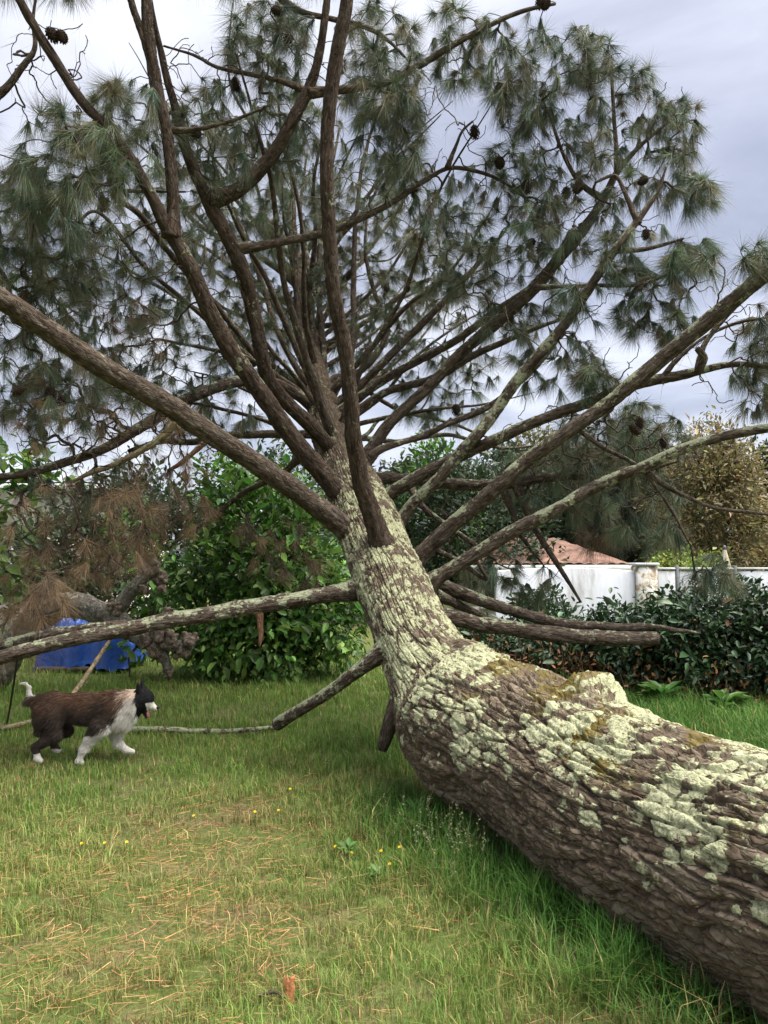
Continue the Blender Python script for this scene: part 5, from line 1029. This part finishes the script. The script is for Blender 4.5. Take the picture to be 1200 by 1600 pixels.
# ------------------------------------------------------------------ pollard with burls, tarpaulin, sticks, cord
def pollard():
    gb = barkmat('pollard_bark', (.065, .060, .050), (.150, .142, .124), (.27, .258, .225), (.42, .42, .31), (.27, .28, .22), scale=1.0)
    bm_ = barkmat('burl_bark', (.06, .047, .036), (.145, .118, .092), (.26, .215, .172), (.4, .38, .3), (.3, .28, .22), scale=1.4)
    D0 = 9.4; q = P(-60, 1060, D0); t = empty('pollard_tree', (q[0], D0, 0), 'old grey pollarded tree with knobbly burls behind the lowest left branch', 'tree')
    def limb(nm, rows, lich, seed):
        K = catmull(px_ctrl(rows) * [1, 1, 1, .86], step=.03); C = K[:, :3]; T, A, B = frames(C); nt_ = 28; th = np.arange(nt_) / nt_ * 6.2832; dv = np.cos(th)[None, :, None] * A[:, None] + np.sin(th)[None, :, None] * B[:, None]
        b = C[:, None] + K[:, 3][:, None, None] * dv; V = b + (.5 * K[:, 3].mean() * (fbm(b * 5, 3, seed) - .5) + .05 * (fbm(b * 16, 2, seed) - .5) * .5)[..., None] * dv; n = len(C) * nt_; kk = np.arange(nt_); k2 = (kk + 1) % nt_
        li = (-.2 + .5 * lich + 1.0 * (fbm(b * 7, 2, seed + 1) - .5) + .25 * dv[..., 2]).ravel()
        return mk(nm, np.concatenate([V.reshape(-1, 3), C[:1], C[-1:]]), [gridfaces(len(C), nt_), np.concatenate([np.stack([k2, kk, np.full(nt_, n)], 1), np.stack([n - nt_ + kk, n - nt_ + k2, np.full(nt_, n + 1)], 1)])], gb, t, True, {'lich': np.concatenate([li, [-1, -1]]), 'moss': np.full(n + 2, -.5)})
    limb('trunk', [(-75, 1125, D0, 62), (-40, 1095, D0, 58), (5, 1040, D0, 52), (40, 985, D0, 46), (75, 952, D0, 42), (110, 945, D0, 44)], .1, 5)
    limb('limb', [(95, 946, D0, 44), (125, 947, D0, 46), (155, 957, D0, 42), (185, 970, D0, 40), (215, 990, D0, 36), (245, 1008, D0, 32)], .5, 6)
    limb('limb', [(178, 962, D0, 30), (190, 942, D0, 26), (205, 924, D0, 25), (222, 906, D0, 24), (234, 893, D0, 22)], .8, 7)
    limb('limb', [(245, 1006, D0 - .1, 24), (268, 1008, D0 - .1, 22), (290, 1008, D0 - .1, 20)], .1, 8)
    limb('limb', [(248, 1010, D0 - .1, 24), (256, 1028, D0 - .1, 20), (263, 1046, D0 - .1, 18)], .1, 9)
    for px, py, w_, dz, sd_ in ((236, 888, 40, 0, 1), (248, 905, 30, .05, 2), (225, 920, 22, -.05, 3), (252, 920, 20, 0, 11), (70, 944, 44, -.05, 4), (250, 985, 40, -.1, 5), (243, 1015, 40, -.12, 6), (265, 1000, 30, -.15, 12), (228, 1000, 30, -.1, 13), (296, 1000, 30, -.1, 7), (285, 1018, 30, -.1, 8), (264, 1048, 22, -.1, 9), (262, 955, 18, .1, 10), (178, 950, 26, -.1, 14)):
        g = np.random.default_rng(sd_); c = P(px, py, D0 + dz); r = w_ * .5 * D0 / FPX; h = r / 9; n = 28; ax = (np.arange(n) - n / 2) * h * 1.1; Pp = np.stack(np.meshgrid(ax, ax, ax, indexing='ij'), -1)
        f = np.linalg.norm(Pp, axis=-1) - r * .68
        for k in range(13):
            u = rdir(1, g)[0] * r * g.uniform(.5, .85); rr = r * g.uniform(.20, .40); f = smin(f, np.linalg.norm(Pp - u, axis=-1) - rr, r * .10)
        f += (fbm(Pp / r * 2.6 + sd_ * 7, 2, sd_) - .5) * r * .35
        V, Q = surface_nets(f, np.array([ax[0]] * 3), h * 1.1); V = V + c
        mk('burl', V, Q, bm_, t, True, {'lich': np.full(len(V), -.25), 'moss': np.full(len(V), -.6)})
pollard()
def tarp():
    D0 = 11.6; a = P(80, 1030, D0); b = P(226, 1030, D0); zt = P(150, 962, D0)[2]; cx = (a[0] + b[0]) / 2
    t = empty('covered_woodpile', (cx, D0, 0), 'low pile covered with a crumpled bright blue tarpaulin behind the pollard', 'pile')
    nx, ny = 90, 60; u, v = np.meshgrid(np.linspace(-1, 1, nx), np.linspace(-1, 1, ny), indexing='ij'); hw = (b[0] - a[0]) / 2 * .92
    s = np.maximum(np.abs(u) ** 5, np.abs(v) ** 5); top = .70 * zt * (1 - sstep(.25, 1, s)) * (1 - .22 * u + .08 * np.sin(3 * u))
    q = np.stack([u * 2.6, v * 1.8], -1); cr = np.abs(fbm(q * 1.2, 3, 4) - .5) * .55 + .10 * np.abs(np.sin(u * 9 + 3 * v + 4 * fbm(q, 2, 3)))
    V = np.stack([cx + u * hw * (1 + .05 * np.sin(v * 7)), D0 + v * .6 + .05 * np.sin(u * 8), np.maximum(.015, top * .92 + cr * (1 - .5 * s)) ], -1).reshape(-1, 3)
    m, nt = newmat('blue_tarpaulin'); f = noise(nt, 5, 4, .6); c = ramp(nt, f, [(.32, (.02, .045, .13)), (.45, (.008, .045, .22)), (.7, (.012, .075, .33))]); out(nt, principled(nt, c, .38, .5, bump(nt, noise(nt, 16, 3, .6), .5, .02)).outputs[0])
    mk('tarpaulin', V, gridfaces(nx, ny, False)[:, ::-1], m, t)
    g = np.random.default_rng(2)
    for k in range(2):
        y = D0 - .62 + .02 * k; x0 = cx - hw * .9 + k * hw * .36; V, F = tube([(x0, y, .05), (x0 + .25, y - .02, .055), (x0 + .5, y + .02, .05)], .045, 10); mk('log', V, F, M['twig'], t)
tarp()
def ground_sticks():
    def stick(nm, label, C, r, lich, mat, cat='branch'):
        C = catmull(np.array(C), step=.02); C = C + np.stack([np.zeros(len(C)), np.zeros(len(C)), .012 * (fbm(C * 5, 2, 6) - .5)], 1); T, A, B = frames(C); ns = 14; th = np.arange(ns) / ns * 6.2832; R = np.linspace(r, r * .65, len(C)) * (1 + .3 * (fbm(C * 9, 2, 3) - .5))
        dv = np.cos(th)[None, :, None] * A[:, None] + np.sin(th)[None, :, None] * B[:, None]; V = C[:, None] + (R[:, None] * (1 + .18 * (fbm((C[:, None] + dv * .03) * 40, 2, 5) - .5)))[..., None] * dv; n = len(C) * ns; kk = np.arange(ns); k2 = (kk + 1) % ns
        o = mk(nm, np.concatenate([V.reshape(-1, 3), C[:1], C[-1:]]), [gridfaces(len(C), ns), np.concatenate([np.stack([k2, kk, np.full(ns, n)], 1), np.stack([n - ns + kk, n - ns + k2, np.full(ns, n + 1)], 1)])], mat, None, True, {'lich': np.full(n + 2, lich), 'moss': np.full(n + 2, -.5)}, loc=C[0])
        return tagp(o, label, cat)
    g_ = lambda x, y, z=.03: G(x, y, z)
    stick('fallen_branch', 'lichen crusted branch lying in the grass before the dog\'s nose', [g_(205, 1140), g_(260, 1140, .05), g_(330, 1143), g_(380, 1141, .05), g_(432, 1136)], .030, .55, M['branch_bark'])
    stick('fallen_branch', 'pale crooked stick on the grass behind the dog\'s tail', [g_(-30, 1142), g_(10, 1137, .05), g_(45, 1128), g_(75, 1114, .06), g_(110, 1102)], .026, .30, M['pale_wood'])
    stick('leaning_stick', 'straight pale stick leaning up from behind the dog\'s back', [P(100, 1105, 8.3), P(130, 1063, 8.7), P(150, 1033, 9.0), P(172, 1000, 9.3)], .032, .25, M['pale_wood'], 'stick')
    cm = plainmat('black_cord', (.012, .012, .013), (.025, .025, .027), 10, .6, .3)
    a = P(27, 1030, 5.26); b = G(10, 1133); C = catmull(np.array([a, (a * .5 + b * .5) + [0, 0, -.04], b + [0, 0, .01], G(2, 1139, .012), G(-30, 1141, .012)]), step=.05); V, F = tube(C, .0085, 8)
    tagp(mk('black_cord', V, F, cm, None, True, loc=b), 'thin black cord from the lowest left branch down to the grass', 'cord')
    # slab of bark in the grass
    q = G(450, 1568); g = np.random.default_rng(4); nx, ny = 10, 16; u, v = np.meshgrid(np.linspace(-1, 1, nx), np.linspace(0, 1, ny), indexing='ij'); wv = fbm(np.stack([u * 2, v * 4], -1), 3, 4)
    f = np.stack([q[0] + u * .02 * (1 + .5 * (wv - .5)) , q[1] + .008 * u ** 2 + .02 * v, q[2] - .01 + v * (.085 + .03 * (vnoise(np.stack([u * 3, v * 0], -1), 3) - .5)) + 0 * u], -1)
    V = np.concatenate([f.reshape(-1, 3), (f + [0, .012, 0] + (wv - .5)[..., None] * [0, .012, 0]).reshape(-1, 3)]); F1 = gridfaces(nx, ny, False); n = nx * ny
    ring = np.concatenate([np.arange(ny), np.arange(1, nx) * ny + ny - 1, n - 2 - np.arange(ny - 1), (np.arange(nx - 2, 0, -1)) * ny]); r2 = np.roll(ring, -1)
    tagp(mk('bark_slab', V, np.concatenate([F1, F1[:, ::-1] + n, np.stack([ring, ring + n, r2 + n, r2], 1)]), plainmat('fresh_bark', (.22, .085, .035), (.42, .19, .085), 40, .9, .1, .5, 80), None, True, loc=q), 'orange brown chip of bark upright in the front lawn', 'bark chip')
    C = G(405, 1556, .02); V, F = tube(catmull(np.array([C, G(430, 1550, .035), G(448, 1560, .02)]), step=.01), .006, 6); tagp(mk('twig', V, F, M['twig'], None, True, loc=C), 'short dark twig beside the orange bark chip', 'twig')
ground_sticks()

# ------------------------------------------------------------------ the dog
def dog():
    X0 = np.array([(146.7 - 600) / FPX * 6.08, 6.08, 0.0]); X0[2] = float(gz(X0[0], X0[1])) + .008
    t = empty('dog', X0, 'shaggy brown dog with white chest and legs and black head, walking right', 'dog')
    z_ = lambda a, b, y=0.0: np.array([(a - 550) / 716, y, (600 - b) / 716])
    h = .0085; lo = np.array([-.60, -.22, -.02]); n = np.ceil((np.array([.58, .22, .68]) - lo) / h).astype(int)
    Pp = np.stack(np.meshgrid(*[lo[k] + np.arange(n[k]) * h for k in range(3)], indexing='ij'), -1)
    f = sd_cone(Pp, z_(350, 295), z_(520, 298), .114, .112, 1.2)
    def add(a, b, ra, rb, k=.05, sy=1.0):
        nonlocal f
        f = smin(f, sd_cone(Pp, a, b, ra, rb, sy), k)
    add(z_(520, 298), z_(690, 305), .114, .138, .05, 1.2)
    add(z_(335, 285), z_(365, 310), .108, .112, .05, 1.15)
    add(z_(690, 300), z_(790, 270), .135, .105, .06, 1.15)          # neck ruff
    add(z_(750, 350), z_(770, 330), .095, .085, .05, 1.1)           # chest
    add(z_(790, 265), z_(860, 245), .088, .074, .04)                # head
    add(z_(866, 234), z_(872, 258), .062, .054, .03, 1.05)
    add(z_(880, 266), z_(930, 296), .038, .019, .015, 1.1)           # upper muzzle
    add(z_(868, 300), z_(880, 338), .030, .013, .02, 1.2)           # open jaw
    for s in (-1, 1):
        add(z_(848, 200, s * .042), z_(838, 150, s * .056), .026, .008, .010)   # ears
    # hind legs: thigh, knee, hock, paw
    for y, kn, hk, pw in ((-.075, (385, 440), (275, 500), (288, 585)), (.075, (400, 430), (318, 480), (342, 552))):
        add(z_(345, 340, y * .9), z_(*kn, y), .105, .050, .04, 1.25); add(z_(*kn, y), z_(*hk, y), .050, .028, .02); add(z_(*hk, y), z_(pw[0] - 4, pw[1] - 20, y), .027, .021, .015)
        add(z_(pw[0] - 4, pw[1] - 16, y), z_(pw[0] + 16, pw[1] - 5, y), .026, .021, .015, .9); add(z_(305, 300, y), z_(292, 420, y), .06, .030, .04)
    # fore legs
    y = -.075; add(z_(640, 390, y), z_(585, 455, y), .080, .044, .05); add(z_(585, 455, y), z_(548, 520, y), .042, .031, .025); add(z_(548, 520, y), z_(520, 580, y), .028, .022, .02); add(z_(520, 582, y), z_(540, 592, y), .026, .019, .012, .9)
    y = .075; add(z_(680, 390, y), z_(690, 455, y), .080, .046, .05); add(z_(690, 455, y), z_(705, 510, y), .042, .034, .025); add(z_(705, 510, y), z_(750, 545, y), .031, .023, .02); add(z_(752, 547, y), z_(788, 553, y), .026, .019, .012, .9)
    # tail: bushy root, thin curl up
    for a, b, ra, rb in (((290, 250), (245, 255), .05, .042), ((245, 255), (208, 250), .036, .026), ((208, 250), (200, 205), .024, .015), ((202, 205), (203, 178), .014, .012), ((203, 178), (182, 156), .012, .011), ((182, 156), (148, 158), .011, .007)):
        add(z_(*a), z_(*b), ra, rb, .015)
    f += (fbm(Pp * 28, 2, 3) - .5) * .010
    V, Q = surface_nets(f, lo, h); nrmls = vnormals(V, Q)
    def colour(p):
        n_ = len(p); x, z = p[:, 0], p[:, 2]; nz = fbm(p * [9, 9, 14], 3, 5) - .5; rj = np.random.default_rng(1).normal(0, 1, n_) if n_ > 40000 else np.zeros(n_); xx = x + nz * .10 + rj * .018; zz_ = z + nz * .08 + rj * .03
        brown = np.array([.135, .072, .043]); dark = np.array([.056, .040, .031]); white = np.array([.74, .68, .60]); black = np.array([.010, .010, .011]); cream = np.array([.56, .42, .32])
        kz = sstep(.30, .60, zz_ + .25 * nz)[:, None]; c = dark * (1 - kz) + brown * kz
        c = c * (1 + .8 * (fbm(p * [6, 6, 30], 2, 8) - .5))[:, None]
        edge = np.interp(z, [.0, .20, .26, .36, .47, .60], [-.2, .03, .14, .25, .305, .275])
        w_ = (xx > edge)[:, None]; c = np.where(w_, white, c)
        c = np.where(((xx > .27) & (zz_ > .50) & (x < .40))[:, None], cream, c)
        c = np.where(((x < .02) & (z > .30) & (x > -.45))[:, None], dark * (1 - kz) + brown * kz, c)
        legs_f = ((z < .235) & (x > -.13))[:, None]; c = np.where(legs_f, white, c)
        paw = ((z < .085 + .03 * nz) & (x < -.2))[:, None]; c = np.where(paw, white, c)
        head = ((x > .395 + .1 * nz * .3) & (z > .33))[:, None]; c = np.where(head, black, c)
        muz = ((x > .470 + .02 * nz) & (z > .37) & (z < .475))[:, None]; c = np.where(muz, white, c)
        ear = ((z > .555) & (x > .37))[:, None]; c = np.where(ear, black, c)
        tl = (x < -.425 - .05 * nz)[:, None]; c = np.where(tl & (z > .52)[:, None], white * 1.1, np.where(tl, np.array([.10, .075, .06]), c))
        return np.clip(c, .004, .8)
    fm, nt = newmat('dog_coat'); at = N(nt, 'ShaderNodeAttribute', attribute_name='Col'); out(nt, principled(nt, at.outputs['Color'], .75, .2, bump(nt, noise(nt, 60, 3), .5, .01)).outputs[0])
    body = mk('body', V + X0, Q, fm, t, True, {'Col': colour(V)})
    g = np.random.default_rng(6); ar = np.linalg.norm(np.cross(V[Q[:, 1]] - V[Q[:, 0]], V[Q[:, 3]] - V[Q[:, 0]]), axis=1); n_ = 60000; fi = g.choice(len(Q), n_, p=ar / ar.sum()); u, v = g.random((2, n_, 1))
    a, b, c, d = (V[Q[fi, k]] for k in range(4)); p = a * (1 - u) * (1 - v) + b * u * (1 - v) + c * u * v + d * (1 - u) * v; nn = nrmls[Q[fi, 0]]
    x, z = p[:, 0], p[:, 2]
    ln = np.where(z < .10, .010, np.where(z < .24, .026, .036)); ln = np.where((x > .24) & (x < .40) & (z > .25), .045, ln); ln = np.where((x > .40) & (z > .36), .012, ln); ln = np.where((x < -.28) & (z > .26), .034, ln); ln = np.where((x < -.47) & (z > .5), .014, ln); ln = np.where((x < -.40) & (z < .52) & (z > .40), .06, ln); ln = np.where((z > .54) & (x > .36), .010, ln)
    flow = np.array([-.75, 0, -.55]) + np.stack([np.zeros(n_), np.zeros(n_), np.where(x > .24, -.5, 0)], 1); flow = flow - nn * (flow * nn).sum(1, keepdims=True) * .8
    clump = rdir(n_, g) * .22 + (np.stack([fbm(p * 34, 2, 9), fbm(p * 34, 2, 19), fbm(p * 34, 2, 29)], 1) - .5) * .8
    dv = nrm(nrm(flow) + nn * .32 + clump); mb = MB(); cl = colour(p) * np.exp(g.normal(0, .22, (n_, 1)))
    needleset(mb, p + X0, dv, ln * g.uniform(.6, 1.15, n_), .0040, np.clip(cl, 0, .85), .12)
    mb.build('fur', leafmat('fur', .6, .0, .25, .05), t, False)['kind'] = 'stuff'
    def ball(nm, c, r, mat, par=t):
        th, ph = np.meshgrid(np.linspace(0, np.pi, 9), np.arange(12) / 12 * 6.2832, indexing='ij'); V_ = np.stack([np.sin(th) * np.cos(ph), np.sin(th) * np.sin(ph), np.cos(th)], -1).reshape(-1, 3) * np.asarray(r) + c + X0
        mk(nm, V_, gridfaces(9, 12)[:, ::-1], mat, par)
    gl = plainmat('wet_black', (.006, .006, .006), (.012, .011, .011), 5, .15, .6); pk = plainmat('tongue_pink', (.42, .14, .13), (.50, .19, .17), 20, .4, .4)
    ball('nose', z_(945, 294), (.014, .015, .012), gl)
    for s in (-1, 1): ball('eye', z_(893, 243, s * .045), (.009, .009, .009), gl)
    V_, F_ = tube(catmull(np.array([z_(862, 312), z_(880, 326), z_(884, 345)]) + X0, step=.008), [.018, .018, .018, .017, .016, .014, .010][:1] * 1 or .015, 8) if False else tube(catmull(np.array([z_(862, 308), z_(884, 324), z_(890, 346)]) + X0, n_per=4), np.linspace(.018, .011, 9), 8)
    mk('tongue', V_, F_, pk, t)
dog()
